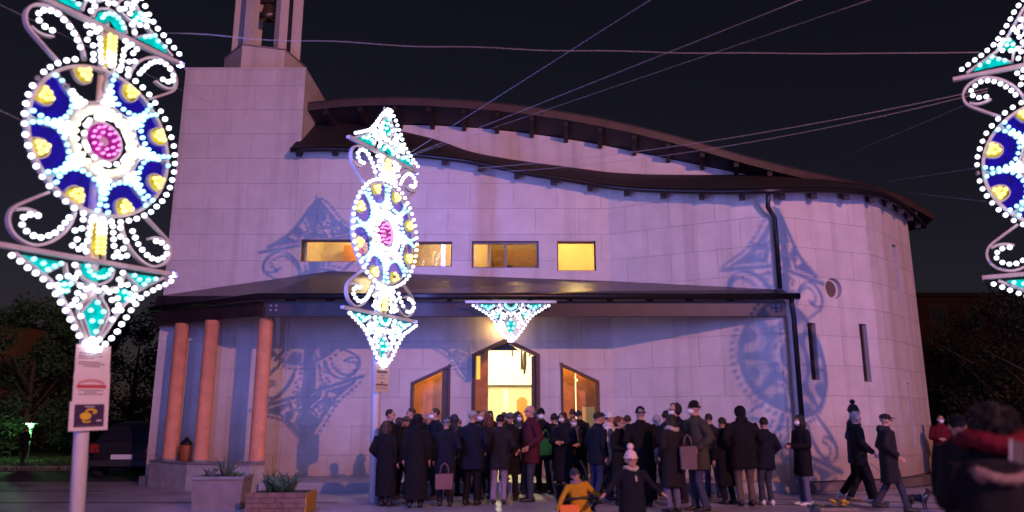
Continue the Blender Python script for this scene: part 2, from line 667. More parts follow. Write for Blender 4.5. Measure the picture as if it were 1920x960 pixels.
slit_1 = facet_rect(C2, C3, 1512, 605, 1537, 713)
slit_2 = facet_rect(C2, C3, 1609, 607, 1634, 716)
cu, cz = facet_uz(C2, C3, 1562, 541)
round_w = [(cu + 0.245 * cos(2 * pi * i / 20), cz + 0.245 * sin(2 * pi * i / 20)) for i in range(20)]
wall_r = slab_wall('right_wall', C2, C3, PLZ, facet_top(C2, C3), holes=[slit_1, slit_2, round_w], phase=0.4)
slab_wall('corner_wall', C3, C4, PLZ, facet_top(C3, C4), slab_w=0.8, phase=0.0)
slit_3 = facet_rect(C4, C5, 1671, 457, 1692, 566)
slit_4 = facet_rect(C4, C5, 1699, 718, 1717, 836)
wall_e = slab_wall('end_wall', C4, C5, PLZ, facet_top(C4, C5), holes=[slit_3, slit_4], phase=0.5)
slab_wall('east_wall', C5, (10.85, 32), PLZ, lambda u: 6.8, slabs=False)
slab_wall('north_wall', (10.85, 32), (TL, 32), PLZ, lambda u: 6.8, slabs=False)
slab_wall('west_wall', (TL, 32), (TL, YW + 3.7), PLZ, lambda u: 6.8, slabs=False)

def recess(A, B, poly, wall, glass, depth=0.28, name='window', frame=None, frame_w=0.035, mullions=(), reveal=True):
    """a window in a wall opening: reveal lining, frame, pane"""
    A3, B3 = Vector((A[0], A[1], 0)), Vector((B[0], B[1], 0))
    t = (B3 - A3).normalized()
    nrm = Vector((t.y, -t.x, 0))
    W = lambda u, z, off: A3 + t * u + nrm * off + Vector((0, 0, z))
    c = (sum(p[0] for p in poly) / len(poly), sum(p[1] for p in poly) / len(poly))
    mb = MB()
    n = len(poly)
    fo = -0.10
    for i in range(n):
        a, b = poly[i], poly[(i + 1) % n]
        def ins(p, k):
            d = Vector((c[0] - p[0], c[1] - p[1]))
            e = Vector((math.copysign(min(abs(d.x), k), d.x), math.copysign(min(abs(d.y), k), d.y))) if n == 4 else d.normalized() * k
            return (p[0] + e.x, p[1] + e.y)
        ai, bi = ins(a, frame_w), ins(b, frame_w)
        mb.hexa([W(*a, fo - 0.06), W(*b, fo - 0.06), W(*bi, fo - 0.06), W(*ai, fo - 0.06),
                 W(*a, fo), W(*b, fo), W(*bi, fo), W(*ai, fo)])
    for m in mullions:
        u = poly[0][0] + (poly[1][0] - poly[0][0]) * m
        z0, z1 = poly[0][1], poly[2][1]
        mb.hexa([W(u - 0.03, z0, fo - 0.062), W(u + 0.03, z0, fo - 0.062), W(u + 0.03, z0, fo + 0.002), W(u - 0.03, z0, fo + 0.002),
                 W(u - 0.03, z1, fo - 0.062), W(u + 0.03, z1, fo - 0.062), W(u + 0.03, z1, fo + 0.002), W(u - 0.03, z1, fo + 0.002)])
    w = part(name, mb, frame or M_ALU, CH)
    pm = MB()
    pm.prism([W(u, z, fo - 0.035) for u, z in poly], nrm * 0.006)
    part('pane', pm, glass, w)
    return w
MA = (TR, YW)
recess(MA, C1, win_a, None, M_GLASS, frame=M_FRAME, mullions=())
recess(MA, C1, win_b, None, M_GLASS, frame=M_FRAME)
recess(MA, C1, win_c, None, M_GLASS, mullions=(0.5,), frame_w=0.05)
recess(MA, C1, win_d, None, M_GLASS, frame=M_FRAME)
for (a, b, pl) in ((C2, C3, slit_1), (C2, C3, slit_2), (C4, C5, slit_3), (C4, C5, slit_4)):
    recess(a, b, pl, None, M_DARKGLASS, frame=M_FRAME)
recess(C2, C3, round_w, None, mat('amber_glass', (0.16, 0.11, 0.09), 0.2, var=0.3), frame=M_STONE_UP, frame_w=0.05)

# ---- rooms behind the openings, closed boxes with their own lamps
def room(x0, x1, y0, y1, z0, z1, name, m_wall, m_floor):
    t = 0.06
    mb = MB()
    mb.box((x0, y1, z0), (x1, y1 + t, z1))
    mb.box((x0 - t, y0, z0), (x0, y1 + t, z1))
    mb.box((x1, y0, z0), (x1 + t, y1 + t, z1))
    mb.box((x0 - t, y0, z1), (x1 + t, y1 + t, z1 + t))
    w = part(name, mb, m_wall, CH)
    fb = MB()
    fb.box((x0 - t, y0, z0 - t), (x1 + t, y1 + t, z0))
    part('room_floor', fb, m_floor, w)
    return w
nave = room(-3.6, 2.35, YW + 0.255, 25.5, PLZ, 4.3, 'nave_room', M_CREAM, M_IVORY)
gal = room(-5.2, 2.35, YW + 0.255, 20.2, 4.75, 6.55, 'gallery_room', mat('warm_plaster', (0.78, 0.66, 0.42), 0.8, var=0.12, scale=2), M_DOOR)
lamp('nave_ceiling_lamp', CH, (-0.4, 21.6, 3.9), (1.0, 0.90, 0.62), 800, 0.25)
lamp('entrance_ceiling_lamp', CH, (0.2, 19.3, 4.0), (1.0, 0.80, 0.42), 26, 0.15)
lamp('porch_lamp', CH, (TR + door_l[0][0] + 0.35, YW + 0.36, 3.0), (1.0, 0.54, 0.18), 10, 0.06)
lamp('porch_lamp', CH, (TR + door_r[0][0] + 0.45, YW + 0.36, 3.0), (1.0, 0.54, 0.18), 10, 0.06)
lamp('gallery_lamp', CH, (-3.9, 19.2, 6.3), (1.0, 0.74, 0.40), 52, 0.15)
lamp('gallery_lamp', CH, (-1.4, 19.4, 6.3), (1.0, 0.70, 0.32), 34, 0.15)
lamp('gallery_lamp', CH, (0.2, 19.2, 6.3), (1.0, 0.60, 0.22), 13, 0.12)
lamp('gallery_lamp', CH, (1.7, 19.1, 6.3), (1.0, 0.70, 0.26), 60, 0.15)
# partitions and furniture seen in the gallery windows
for (a, b, nm, m) in (((-0.62, 18.5, 4.75), (-0.56, 20.2, 6.55), 'gallery_partition', M_CREAM),
                      ((-3.05, 19.2, 4.75), (-2.98, 20.2, 6.55), 'gallery_partition', M_CREAM),
                      ((0.95, 18.5, 4.75), (1.0, 20.2, 6.55), 'gallery_partition', M_CREAM),
                      ((-4.55, 19.7, 4.75), (-4.1, 20.15, 6.1), 'cupboard', M_DOOR),
                      ((-0.2, 18.75, 4.76), (0.02, 18.95, 5.35), 'loudspeaker', M_GUTTER),
                      ((-0.5, 19.8, 4.76), (0.9, 19.9, 6.0), 'organ_case', mat('honey_wood', (0.55, 0.33, 0.12), 0.5, var=0.3))):
    q = MB(); q.box(a, b); part(nm, q, m, gal)

# ---- doors
def door_frame(poly, w, depth_f, name):
    mb = MB()
    n = len(poly)
    c = Vector((sum(p[0] for p in poly) / n, sum(p[1] for p in poly) / n))
    W = lambda u, z, off: Vector((TR + u, YW - off, z))
    # bars just inside the opening edges (not along the floor)
    for i in range(1, n):
        a, b = Vector(poly[i]), Vector(poly[(i + 1) % n])
        d = (b - a).normalized()
        nn = Vector((-d.y, d.x))        # inward for ccw
        def off_pt(p, other, k):
            return p + nn * k
        mb.hexa([W(*a, -0.22), W(*b, -0.22), W(*(b + nn * w), -0.22), W(*(a + nn * w), -0.22),
                 W(*a, depth_f + i * 0.002), W(*b, depth_f + i * 0.002), W(*(b + nn * w), depth_f + i * 0.002), W(*(a + nn * w), depth_f + i * 0.002)])
    return part(name, mb, M_FRAME, CH)
f_c = door_frame(door_c, 0.085, 0.05, 'central_door')
f_l = door_frame(door_l, 0.06, 0.035, 'left_door')
f_r = door_frame(door_r, 0.06, 0.035, 'right_door')
def leaf(poly, y, thick, parent, panels, m=M_DOOR, nm='door_leaf'):
    mb = MB()
    mb.prism([(TR + u, y, z) for u, z in poly], (0, thick, 0))
    lf = part(nm, mb, m, parent)
    lf.location = (0, 0, 0)
    for (u0, z0, u1, z1) in panels:
        pb = MB()
        pb.box((TR + u0, y - 0.018, z0), (TR + u1, y + 0.004, z1))
        part('door_panel', pb, m, parent)
    return lf
def shrink(poly, k):
    c = (sum(p[0] for p in poly) / len(poly), sum(p[1] for p in poly) / len(poly))
    return [(p[0] + math.copysign(min(k, abs(c[0] - p[0])), c[0] - p[0]), p[1] - (k if p[1] > 1 else 0)) for p in poly]
# left side door: ajar, wide inner leaf with three raised panels, dark edge to the right
lu0, lu1 = door_l[0][0], door_l[1][0]
leaf([(lu0 - 0.3, dz), (lu0 + 0.74, dz), (lu0 + 0.74, 3.0), (lu0 - 0.3, 3.0)], YW + 0.62, 0.05, f_l,
     [(lu0 + 0.36, 0.5, lu0 + 0.70, 1.02), (lu0 + 0.36, 1.06, lu0 + 0.70, 1.55), (lu0 + 0.36, 1.60, lu0 + 0.70, 2.1), (lu0 + 0.07, 0.5, lu0 + 0.30, 2.0)])
q = MB(); q.prism([(TR + u, YW + 0.02, z) for u, z in clip(shrink(door_l, 0.055), (-1, 0), -(lu0 + 0.745))], (0, 0.2, 0)); part('door_jamb', q, M_FRAME, f_l)
ru0, ru1 = door_r[0][0], door_r[1][0]
leaf([(ru0 - 0.3, dz), (ru0 + 0.40, dz), (ru0 + 0.40, 3.1), (ru0 - 0.3, 3.1)], YW + 0.66, 0.05, f_r, [(ru0 + 0.09, 0.4, ru0 + 0.36, 2.1)])
leaf([(ru0 + 0.425, dz), (ru1 + 0.3, dz), (ru1 + 0.3, 3.0), (ru0 + 0.425, 3.0)], YW + 0.62, 0.05, f_r,
     [(ru0 + 0.46, 1.86, ru0 + 0.82, 2.2), (ru0 + 0.46, 0.4, ru0 + 0.82, 1.1)])
q = MB(); q.box((TR + ru0 + 0.56, YW + 0.59, 1.15), (TR + ru0 + 0.87, YW + 0.60, 1.80))
part('notice', q, mat('yellow_paper', (0.85, 0.66, 0.16), 0.7), f_r)
q = MB(); q.ball((TR + ru0 + 0.39, YW + 0.06, 2.42), 0.035); q.tube([(TR + ru0 + 0.39, YW + 0.06, 2.42), (TR + ru0 + 0.39, YW + 0.17, 2.46)], 0.012)
part('door_lamp', q, mat('small_lamp', (1, 0.8, 0.4), emit=(1, 0.75, 0.3), estr=1.2), f_r, True)
# central door: open leaf on the left with a slit whose glow is put into the glass, glass screen with a rail, header panel
u0, u1 = cd[0], cd[1]
lw = 0.30
def zgab(u):      # underside of the gable frame
    a = door_c[4]; b = door_c[3]; c = door_c[2]
    if u < b[0]: return a[1] + (b[1] - a[1]) * (u - a[0]) / (b[0] - a[0]) - 0.1
    return b[1] + (c[1] - b[1]) * (u - b[0]) / (c[0] - b[0]) - 0.1
lf = leaf([(u0 + 0.09, dz), (u0 + 0.09 + lw, dz), (u0 + 0.09 + lw, zgab(u0 + 0.09 + lw)), (u0 + 0.09, zgab(u0 + 0.09))], YW + 0.05, 0.06, f_c, [(u0 + 0.22, 0.5, u0 + 0.36, 2.3)])
q = MB(); q.box((TR + u0 + 0.105, YW + 0.03, 2.44), (TR + u0 + 0.195, YW + 0.047, 3.0)); part('door_slit_glass', q, mat('glowing_slit', (0.8, 0.6, 0.1), 0.4, emit=(1, 0.62, 0.05), estr=0.75), f_c)
q = MB()
hz = 3.14
q.prism([(TR + u0 + 0.09 + lw, YW + 0.10, hz), (TR + u1 - 0.5, YW + 0.10, hz), (TR + cd[2] + 0.02, YW + 0.10, zgab(cd[2]))], (0, 0.05, 0)); part('header_panel', q, M_FRAME, f_c)
q = MB(); q.box((TR + u0 + 0.09 + lw, YW + 0.16, 2.27), (TR + u1 - 0.08, YW + 0.20, 2.31)); part('glass_rail', q, M_FRAME, f_c)
q = MB(); q.box((TR + u0 + 0.09 + lw, YW + 0.175, PLZ), (TR + u1 - 0.08, YW + 0.185, 2.27)); part('glass_screen', q, M_GLASS_DOOR, f_c)
q = MB(); q.box((TR + u1 - 0.2, YW + 0.06, PLZ), (TR + u1 - 0.085, YW + 0.12, 3.0)); part('door_edge', q, M_FRAME, f_c)
# crucifix hanging in the nave, things behind the glass
X = XZ
def nb(px0, py0, px1, py1, Y, nm, m, d=0.08, par=nave):
    a, b = P(px0, py1, Y), P(px1, py0, Y)
    q = MB(); q.box((a.x, Y, a.z), (b.x, Y + d, b.z)); return part(nm, q, m, par)
cross = nb(976, 645, 983, 693, 21.5, 'crucifix', M_FRAME)
nb(958, 647, 996, 651, 21.45, 'crucifix_arm', M_FRAME)
nb(959, 651, 962, 668, 21.46, 'crucifix_arm', M_FRAME)
nb(992, 651, 995, 668, 21.46, 'crucifix_arm', M_FRAME)
q = MB()
c0 = P(983, 668, 21.4)
q.tube([c0 + Vector((0, 0, 0.2)), c0, c0 + Vector((0.02, -0.02, -0.25)), c0 + Vector((0, 0, -0.5))], [0.05, 0.07, 0.05, 0.03]); part('crucifix_figure', q, M_WOOD_DARK, nave, True)
nb(944, 731, 952, 775, 22.5, 'paschal_candle', M_WHITE)
q = MB(); a = P(969, 775, 23.5); b = P(989, 745, 23.5)
q.prism([(a.x, 23.5, a.z - 0.5), (b.x, 23.5, a.z - 0.5), (b.x, 23.5, b.z - 0.1), (b.x - 0.1, 23.5, b.z), (a.x + 0.1, 23.5, b.z), (a.x, 23.5, b.z - 0.1)], (0, 0.1, 0)); part('tabernacle', q, M_DOOR, nave)
nb(912, 722, 1004, 724, 25.3, 'dado_rail', M_DOOR)

# ---- lower roof
def ribbon(outer, inner, th, name, m, cap_front=True):
    mb = MB()
    n = len(outer)
    d = Vector((0, 0, th))
    vs_ = []
    for o, i in zip(outer, inner):
        vs_ += [o, i, o + d, i + d]
    fs = []
    for k in range(n - 1):
        a, b = 4 * k, 4 * (k + 1)
        fs += [(a, b, b + 1, a + 1), (a + 2, a + 3, b + 3, b + 2), (a, a + 2, b + 2, b), (a + 1, b + 1, b + 3, a + 3)]
    fs += [(0, 1, 3, 2), (4 * n - 4, 4 * n - 2, 4 * n - 1, 4 * n - 3)]
    mb.add(vs_, fs)
    return part(name, mb, m, CH)
def densify(a, k=3):
    out = []
    for i in range(len(a) - 1):
        p0 = a[max(i - 1, 0)]; p1 = a[i]; p2 = a[i + 1]; p3 = a[min(i + 2, len(a) - 1)]
        for j in range(k):
            t = j / k
            out.append(0.5 * ((2 * p1) + (p2 - p0) * t + (2 * p0 - 5 * p1 + 4 * p2 - p3) * t * t + (3 * p1 - p0 - 3 * p2 + p3) * t ** 3))
    out.append(a[-1])
    return out
Ed, Bd = densify(E), densify(Bk)
roof_lo = ribbon(Ed, Bd, 0.13, 'lower_roof', M_ROOFING)
gm = MB()
gm.tube([p + (p - q_).normalized() * 0.05 + Vector((0, 0, 0.06)) for p, q_ in zip(Ed, Bd)], 0.075, 6)
part('gutter', gm, M_GUTTER, roof_lo, True)
def along(pts, s):
    L = [0]
    for a, b in zip(pts, pts[1:]):
        L.append(L[-1] + (b - a).length)
    s = max(0, min(s, L[-1] - 1e-6))
    for i in range(len(pts) - 1):
        if s <= L[i + 1]:
            return i, (s - L[i]) / (L[i + 1] - L[i])
    return len(pts) - 2, 1.0
tot = sum((b - a).length for a, b in zip(Ed, Ed[1:]))
s_ = 0.15
while s_ < tot - 0.2:
    i, t = along(Ed, s_)
    e = Ed[i].lerp(Ed[i + 1], t)
    b = Bd[i].lerp(Bd[i + 1], t)
    d = (b - e)
    d = d * (1.25 / Vector((d.x, d.y)).length)
    q = MB(); q.beam(e + d * 0.04 - Vector((0, 0, 0.0)), e + d - Vector((0, 0, 0.0)), 0.13, 0.17)
    part('rafter', q, M_WOOD_DARK, roof_lo)
    s_ += 0.93
# ---- clerestory wall and upper roof
O = [P(575, 200, 18.6), P(640, 193, 18.6), P(700, 190, 18.6), P(780, 190, 18.6), P(900, 197, 18.6), P(1000, 208, 18.6), P(1100, 224, 18.6), P(1200, 245, 18.6),
     P(1300, 271, 18.6), P(1400, 300, 18.62), P(1500, 325, 18.8), P(1600, 347, 19.3), P(1680, 369, 20.2), P(1750, 405, 21.6)]
I = [P(600, 236, 19.5), P(660, 233, 19.5), P(715, 232, 19.5), P(790, 232, 19.5), P(900, 238, 19.5), P(1000, 249, 19.5), P(1100, 264, 19.5), P(1200, 284, 19.5),
     P(1300, 305, 19.5), P(1400, 326, 19.55), P(1490, 352, 19.9), P(1575, 375, 20.6), P(1650, 396, 22.0), P(1725, 430, 24.0)]
for k in range(14):
    O[k].z -= 0.10; I[k].z -= 0.02
Od, Id = densify(O), densify(I)
roof_up = ribbon(Od, Id, 0.03, 'upper_roof', M_WOOD_DARK)
back = [Vector((p.x * 0.9, p.y + 7, p.z + 0.6)) for p in Id]
def rib2(outer, mid, inner):
    mb = MB(); n = len(outer); vs_ = []
    for o, m_, i in zip(outer, mid, inner):
        vs_ += [o, o + Vector((0, 0, 0.19)), m_ + Vector((0, 0, 0.42)), i + Vector((0, 0, 0.3)), i, m_ + Vector((0, 0, 0.045))]
    fs = []
    for k in range(n - 1):
        a, b = 6 * k, 6 * (k + 1)
        for j in range(6):
            fs.append((a + j, a + (j + 1) % 6, b + (j + 1) % 6, b + j))
    fs += [tuple(range(6)), tuple(6 * n - 6 + j for j in (5, 4, 3, 2, 1, 0))]
    mb.add(vs_, fs); return mb
part('roof_covering', rib2([p + Vector((0, 0, 0.034)) for p in Od], [p + Vector((0, 0, 0.0)) for p in Id], back), M_ROOFING, roof_up)
fm = MB()
vs_ = []
fs = []
for k, p in enumerate(Od):
    dd = Vector((0, -0.04, 0))
    vs_ += [p + dd + Vector((0, 0, -0.03)), p + dd + Vector((0, 0, 0.16)), p + Vector((0, -0.004, 0.16)), p + Vector((0, -0.004, -0.03))]
for k in range(len(Od) - 1):
    a, b = 4 * k, 4 * k + 4
    for j in range(4):
        fs.append((a + j, a + (j + 1) % 4, b + (j + 1) % 4, b + j))
fm.add(vs_, fs)
part('fascia', fm, mat('fascia_timber', (0.06, 0.036, 0.03), 0.55, var=0.35, scale=4), roof_up)
tot = sum((b - a).length for a, b in zip(Od, Od[1:]))
s_ = 0.5
while s_ < tot - 0.3:
    i, t = along(Od, s_)
    e = Od[i].lerp(Od[i + 1], t); b = Id[i].lerp(Id[i + 1], t)
    q = MB(); q.beam(e + (b - e) * 0.06 - Vector((0, 0, 0.002)), b - Vector((0, 0, 0.002)), 0.12, 0.15)
    part('rafter', q, M_WOOD_DARK, roof_up)
    s_ += 0.92
cl_bot = interp([(p.x, p.z) for p in Bd])
cl_top = interp([(p.x, p.z) for p in Id])
xa, xb = -5.4, 7.0
N = 11
clw = MB()
for i in range(40):
    x0 = xa + (xb - xa) * i / 40; x1 = xa + (xb - xa) * (i + 1) / 40
    z0a, z0b = cl_bot(x0) - 0.3, cl_bot(x1) - 0.3
    z1a, z1b = max(cl_top(x0) - 0.02, z0a + 0.05), max(cl_top(x1) - 0.02, z0b + 0.05)
    clw.prism([(x0, 19.52, z0a), (x1, 19.52, z0b), (x1, 19.52, z1b), (x0, 19.52, z1a)], (0, 0.25, 0))
clr = part('clerestory_wall', clw, M_JOINT, CH)
x = xa
while x < xb:
    x1 = x + 1.12
    seg = [(x + 0.004), x1 - 0.004]
    q = MB()
    lo = [cl_bot(s2) - 0.3 for s2 in seg]; hi = [cl_top(s2) - 0.02 for s2 in seg]
    if hi[0] - lo[0] > 0.1 and hi[1] - lo[1] > 0.1:
        q.prism([(seg[0], 19.503, lo[0]), (seg[1], 19.503, lo[1]), (seg[1], 19.503, hi[1]), (seg[0], 19.503, hi[0])], (0, 0.018, 0))
        part('stone_slab', q, M_STONE_UP, clr)
    x = x1
# ---- bell tower top
q = MB(); q.box((TL - 0.03, YW - 0.03, TOWER_H + 0.002), (TR + 0.03, YW + 3.73, TOWER_H + 0.06)); part('tower_cap', q, M_STONE_UP, CH)
BC = Vector((-7.12, 19.9, 0))
def hexpts(r, z, a0=-105):
    return [Vector((BC.x + r * cos(radians(a0 + 60 * k)), BC.y + r * sin(radians(a0 + 60 * k)), z)) for k in range(6)]
ped = MB(); ped.prism(hexpts(1.12, TOWER_H + 0.062), (0, 0, 0.98)); bel = part('belfry', ped, M_STONE_UP, CH)
cp = MB(); cp.prism(hexpts(1.16, TOWER_H + 1.045), (0, 0, 0.03)); part('belfry_ledge', cp, M_KERB, bel)
for k in range(6):
    for dd in (0,):
        a = radians(-105 + 60 * k)
        c = Vector((BC.x + 0.80 * cos(a), BC.y + 0.80 * sin(a), 0))
        q = MB()
        rt = Vector((-sin(a), cos(a), 0)) * 0.125; rd = Vector((cos(a), sin(a), 0)) * 0.14
        q.prism([c - rt - rd + Vector((0, 0, TOWER_H + 1.08)), c + rt - rd + Vector((0, 0, TOWER_H + 1.08)), c + rt + rd + Vector((0, 0, TOWER_H + 1.08)), c - rt + rd + Vector((0, 0, TOWER_H + 1.08))], (0, 0, 2.9))
        part('pillar', q, M_STONE_UP, bel)
q = MB(); q.prism(hexpts(1.05, TOWER_H + 3.985), (0, 0, 0.35)); part('belfry_roof', q, M_STONE_UP, bel)
for (zz, rr_, dx) in ((2.4, 0.26, 0.05), (3.2, 0.2, -0.1)):
    q = MB()
    prof = [(0.3, 0.0), (0.42, 0.02), (0.55, 0.12), (0.62, 0.35), (0.75, 0.75), (1.0, 1.0), (1.08, 1.05)]
    q.loft([(BC.x + dx, BC.y - 0.2, TOWER_H + zz + (1 - h) * rr_ * 1.5, r_ * rr_, r_ * rr_) for r_, h in prof]); part('bell', q, mat('bronze', (0.16, 0.13, 0.10), 0.35, metal=0.7), bel, True)
q = MB(); q.beam((BC.x - 0.7, BC.y - 0.2, TOWER_H + 2.95), (BC.x + 0.7, BC.y - 0.2, TOWER_H + 2.95), 0.1, 0.1); part('bell_beam', q, M_WOOD_DARK, bel)
# ---- canopy
F1, F2, FL = Vector((-5.50, 16.15, 4.14)), Vector((6.14, 16.15, 4.14)), Vector((-8.80, 18.15, 4.14))
W0 = Vector((TL - 0.12, 18.15, 4.46)); W1 = P(620, 508, 18.172); W2 = Vector((C1[0], 18.15, P(1140, 527, 18.15).z)); W3 = Vector((C2[0] + 0.12, 16.42, 4.33))
can = MB()
top = [F1, F2, W3, W2, W1, W0, FL]
lo = [p - Vector((0, 0, 0.05)) for p in top]
can.add(top + lo, [(0, 1, 2), (0, 2, 3), (0, 3, 4), (0, 4, 5), (0, 5, 6), (7, 9, 8), (7, 10, 9), (7, 11, 10), (7, 12, 11), (7, 13, 12),
                   (0, 7, 8, 1), (1, 8, 9, 2), (2, 9, 10, 3), (3, 10, 11, 4), (4, 11, 12, 5), (5, 12, 13, 6), (6, 13, 7, 0)])
canopy = part('canopy', can, M_CANOPY, CH)
q = MB(); q.tube([FL + Vector((-0.02, -0.05, -0.02)), F1 + Vector((-0.03, -0.07, -0.02)), F2 + Vector((0.12, -0.07, -0.02))], 0.075, 8); part('gutter', q, M_GUTTER, canopy, True)
q = MB(); q.beam((-5.42, 16.36, 4.04), (6.02, 16.36, 4.04), 0.16, 0.33); part('front_beam', q, M_BEAM, canopy)
q = MB(); q.beam((-8.62, 18.1, 4.04), (-5.56, 16.36, 4.04), 0.16, 0.33); part('side_beam', q, M_BEAM, canopy)
s_ = -5.0
while s_ < 5.9:
    yb = 18.17 if s_ < C1[0] else 18.17 + (16.4 - 18.17) * (s_ - C1[0]) / (C2[0] - C1[0])
    zt = 4.85 if s_ < C1[0] else 4.85 + (4.25 - 4.85) * (s_ - C1[0]) / (C2[0] - C1[0])
    q = MB(); q.beam((s_, 16.46, 4.13), (s_, yb - 0.02, 4.13 + (zt - 4.13) * 0.9 - 0.06), 0.1, 0.12); part('rafter', q, M_WOOD_DARK, canopy)
    s_ += 0.9
for (bx, s0) in ((-5.3, 1), (-5.18, 1), (5.86, 1), (5.74, 1)):
    for bz in (3.84, 3.94):
        q = MB(); q.tube([(bx, 16.272, bz), (bx, 16.262, bz)], 0.022, 8); part('bolt', q, mat('steel', (0.3, 0.28, 0.3), 0.6), canopy)
q = MB()
cols = [(-5.50, 16.62), (-6.86, 17.02), (-7.80, 17.60)]
for (cx, cy) in cols:
    q = MB()
    q.tube([(cx, cy, 0.59), (cx, cy, 0.60), (cx, cy, 3.705)], [0.165, 0.16, 0.155], 28)
    part('column', q, M_ORANGE, canopy, True)
    q = MB(); q.tube([(cx, cy, 0.585), (cx, cy, 0.63)], 0.185, 28); part('column_foot', q, M_KERB, canopy)
fp = [(-5.30, 16.60), (-5.47, 16.22), (-7.02, 16.72), (-8.32, 17.75), (-8.32, 18.19), (-7.6, 18.19), (-6.85, 17.35), (-5.42, 16.98)]
q = MB(); q.prism([(x, y, 0.004) for x, y in fp], (0, 0, 0.552)); part('plinth', q, mat('plinth_stone', (0.40, 0.34, 0.30), 0.75, var=0.3, scale=3, bump=0.2), canopy)
q = MB(); q.prism([(x * 1.006 + 0.036, y - 0.03 if y < 17.5 else y - 0.012, 0.558) for x, y in fp], (0, 0, 0.026)); part('plinth_cap', q, M_KERB, canopy)
# downpipes at the right corner
q = MB(); tp = P(1440, 366, 16.0)
q.tube([(tp.x + 0.02, 16.05, tp.z + 0.02), (tp.x + 0.05, 16.22, tp.z - 0.2), (5.93, 16.29, tp.z - 0.45), (5.93, 16.29, 4.32)], 0.055, 8); part('downpipe', q, M_GUTTER, CH, True)
q = MB()
q.tube([(6.1, 16.12, 4.1), (6.1, 16.13, 3.9), (6.14, 16.18, 3.7), (6.14, 16.18, 0.05)], 0.058, 8); part('downpipe', q, M_GUTTER, CH, True)
# lamp over the central door
q = MB(); dl = P(938, 604, 18.0)
q.box((dl.x - 0.09, 18.0, dl.z - 0.04), (dl.x + 0.09, 18.178, dl.z + 0.05)); dlo = part('door_floodlight', q, M_GUTTER, CH)
q = MB(); q.box((dl.x - 0.075, 17.985, dl.z - 0.05), (dl.x + 0.075, 18.17, dl.z - 0.041)); part('lamp_glass', q, mat('warm_lamp', (1, 0.8, 0.5), emit=(1, 0.62, 0.25), estr=6), dlo)
lamp('door_lamp_light', CH, (dl.x, 17.93, dl.z - 0.08), (1, 0.58, 0.20), 20, 0.05)
# platform
plat = MB()
plat.prism([(TL - 0.1, YW + 0.3, 0.002), (TL - 0.1, 18.12, 0.002), (-7.3, 17.1, 0.002), (-5.3, 16.5, 0.002), (-5.3, 16.28, 0.002), (6.05, 16.22, 0.002), (6.05, YW + 0.3, 0.002)], (0, 0, PLZ - 0.002))
tag(part('church_platform', plat, M_PLAT, None), kind='structure')
plat = MB()
plat.prism([(6.052, 16.22, 0.002), (8.5, 17.22, 0.002), (9.5, 18.0, 0.002), (11.15, 19.8, 0.002), (10.95, 20.2, 0.002), (6.052, 18.4, 0.002)], (0, 0, PLZ - 0.02))
tag(part('wall_footing', plat, mat('brown_footing', (0.17, 0.12, 0.10), 0.8, var=0.4, scale=3, bump=0.3), None), kind='structure')
#@@PART2
# ------------------------------------------------------------------ street lamp behind the viewer (its shadows fall on the church)
LED_COL = (0.17, 0.225, 1.0)
SL = Vector((12.0, -10.7, 11.4))
st = thing('street_lamp', 'tall sodium street lamp standing behind the viewer on the right', 'street lamp', (SL.x + 1.6, SL.y - 0.6, 0))
q = MB(); q.tube([(0, 0, 0), (0, 0, 0.4), (0, 0, 6), (0, 0, 11.0), (-0.2, 0.07, 11.6), (-0.6, 0.22, 11.85), (-1.2, 0.45, 11.9)], [0.13, 0.1, 0.085, 0.065, 0.055, 0.05, 0.045], 10)
part('pole', q, mat('galvanised', (0.4, 0.4, 0.4), 0.5, metal=0.6), st, True)
q = MB(); q.ball((-1.55, 0.58, 11.9), (0.42, 0.2, 0.1), 14, 8); part('lamp_head', q, mat('galvanised', (0.4, 0.4, 0.4)), st, True)
q = MB(); q.tube([(-1.6, 0.6, 11.76), (-1.6, 0.6, 11.8)], 0.14, 14); part('lamp_glass', q, mat('sodium_glass', (1, 0.7, 0.4), emit=(1, 0.55, 0.25), estr=20), st)
d = lamp('street_lamp_light', st, (-1.6, 0.6, 11.4), (1.0, 0.39, 0.29), LAMP_W, 0.12)

# ------------------------------------------------------------------ festive light panels
M_LW = mat('bulb_white', (1, 1, 1), emit=(0.80, 0.87, 1.0), estr=-3.0)
M_LY = mat('bulb_yellow', (1, 0.9, 0.3), emit=(1.0, 0.86, 0.25), estr=-1.4)
M_LWY = mat('bulb_warm_white', (1, 1, 0.7), emit=(1.0, 0.97, 0.74), estr=1.5)
M_LC = mat('bulb_ice', (0.5, 1, 1), emit=(0.34, 0.88, 1.0), estr=-1.9)
M_LM = mat('bulb_magenta', (1, 0.3, 0.8), emit=(1.0, 0.34, 0.80), estr=1.0)
M_DEAD = mat('bulb_unlit', (0.25, 0.24, 0.26), 0.3)
M_BLUE = glow_film_mat('blue_glow_film', (0.012, 0.001, 0.42), 1.7, 0.80)
M_CYAN = glow_film_mat('cyan_glow_film', (0.0, 0.56, 0.54), 0.95, 0.12)
M_YB = glow_film_mat('yellow_glow_film', (1.0, 0.74, 0.05), 0.75, 0.3)
M_MB = glow_film_mat('magenta_glow_film', (0.50, 0.015, 0.34), 0.8, 0.35)
M_PB = glow_film_mat('pale_glow_film', (1.0, 0.94, 0.74), 2.4, 0.75)
M_LATH = mat('white_lath', (0.5, 0.48, 0.52), 0.5, var=0.1)

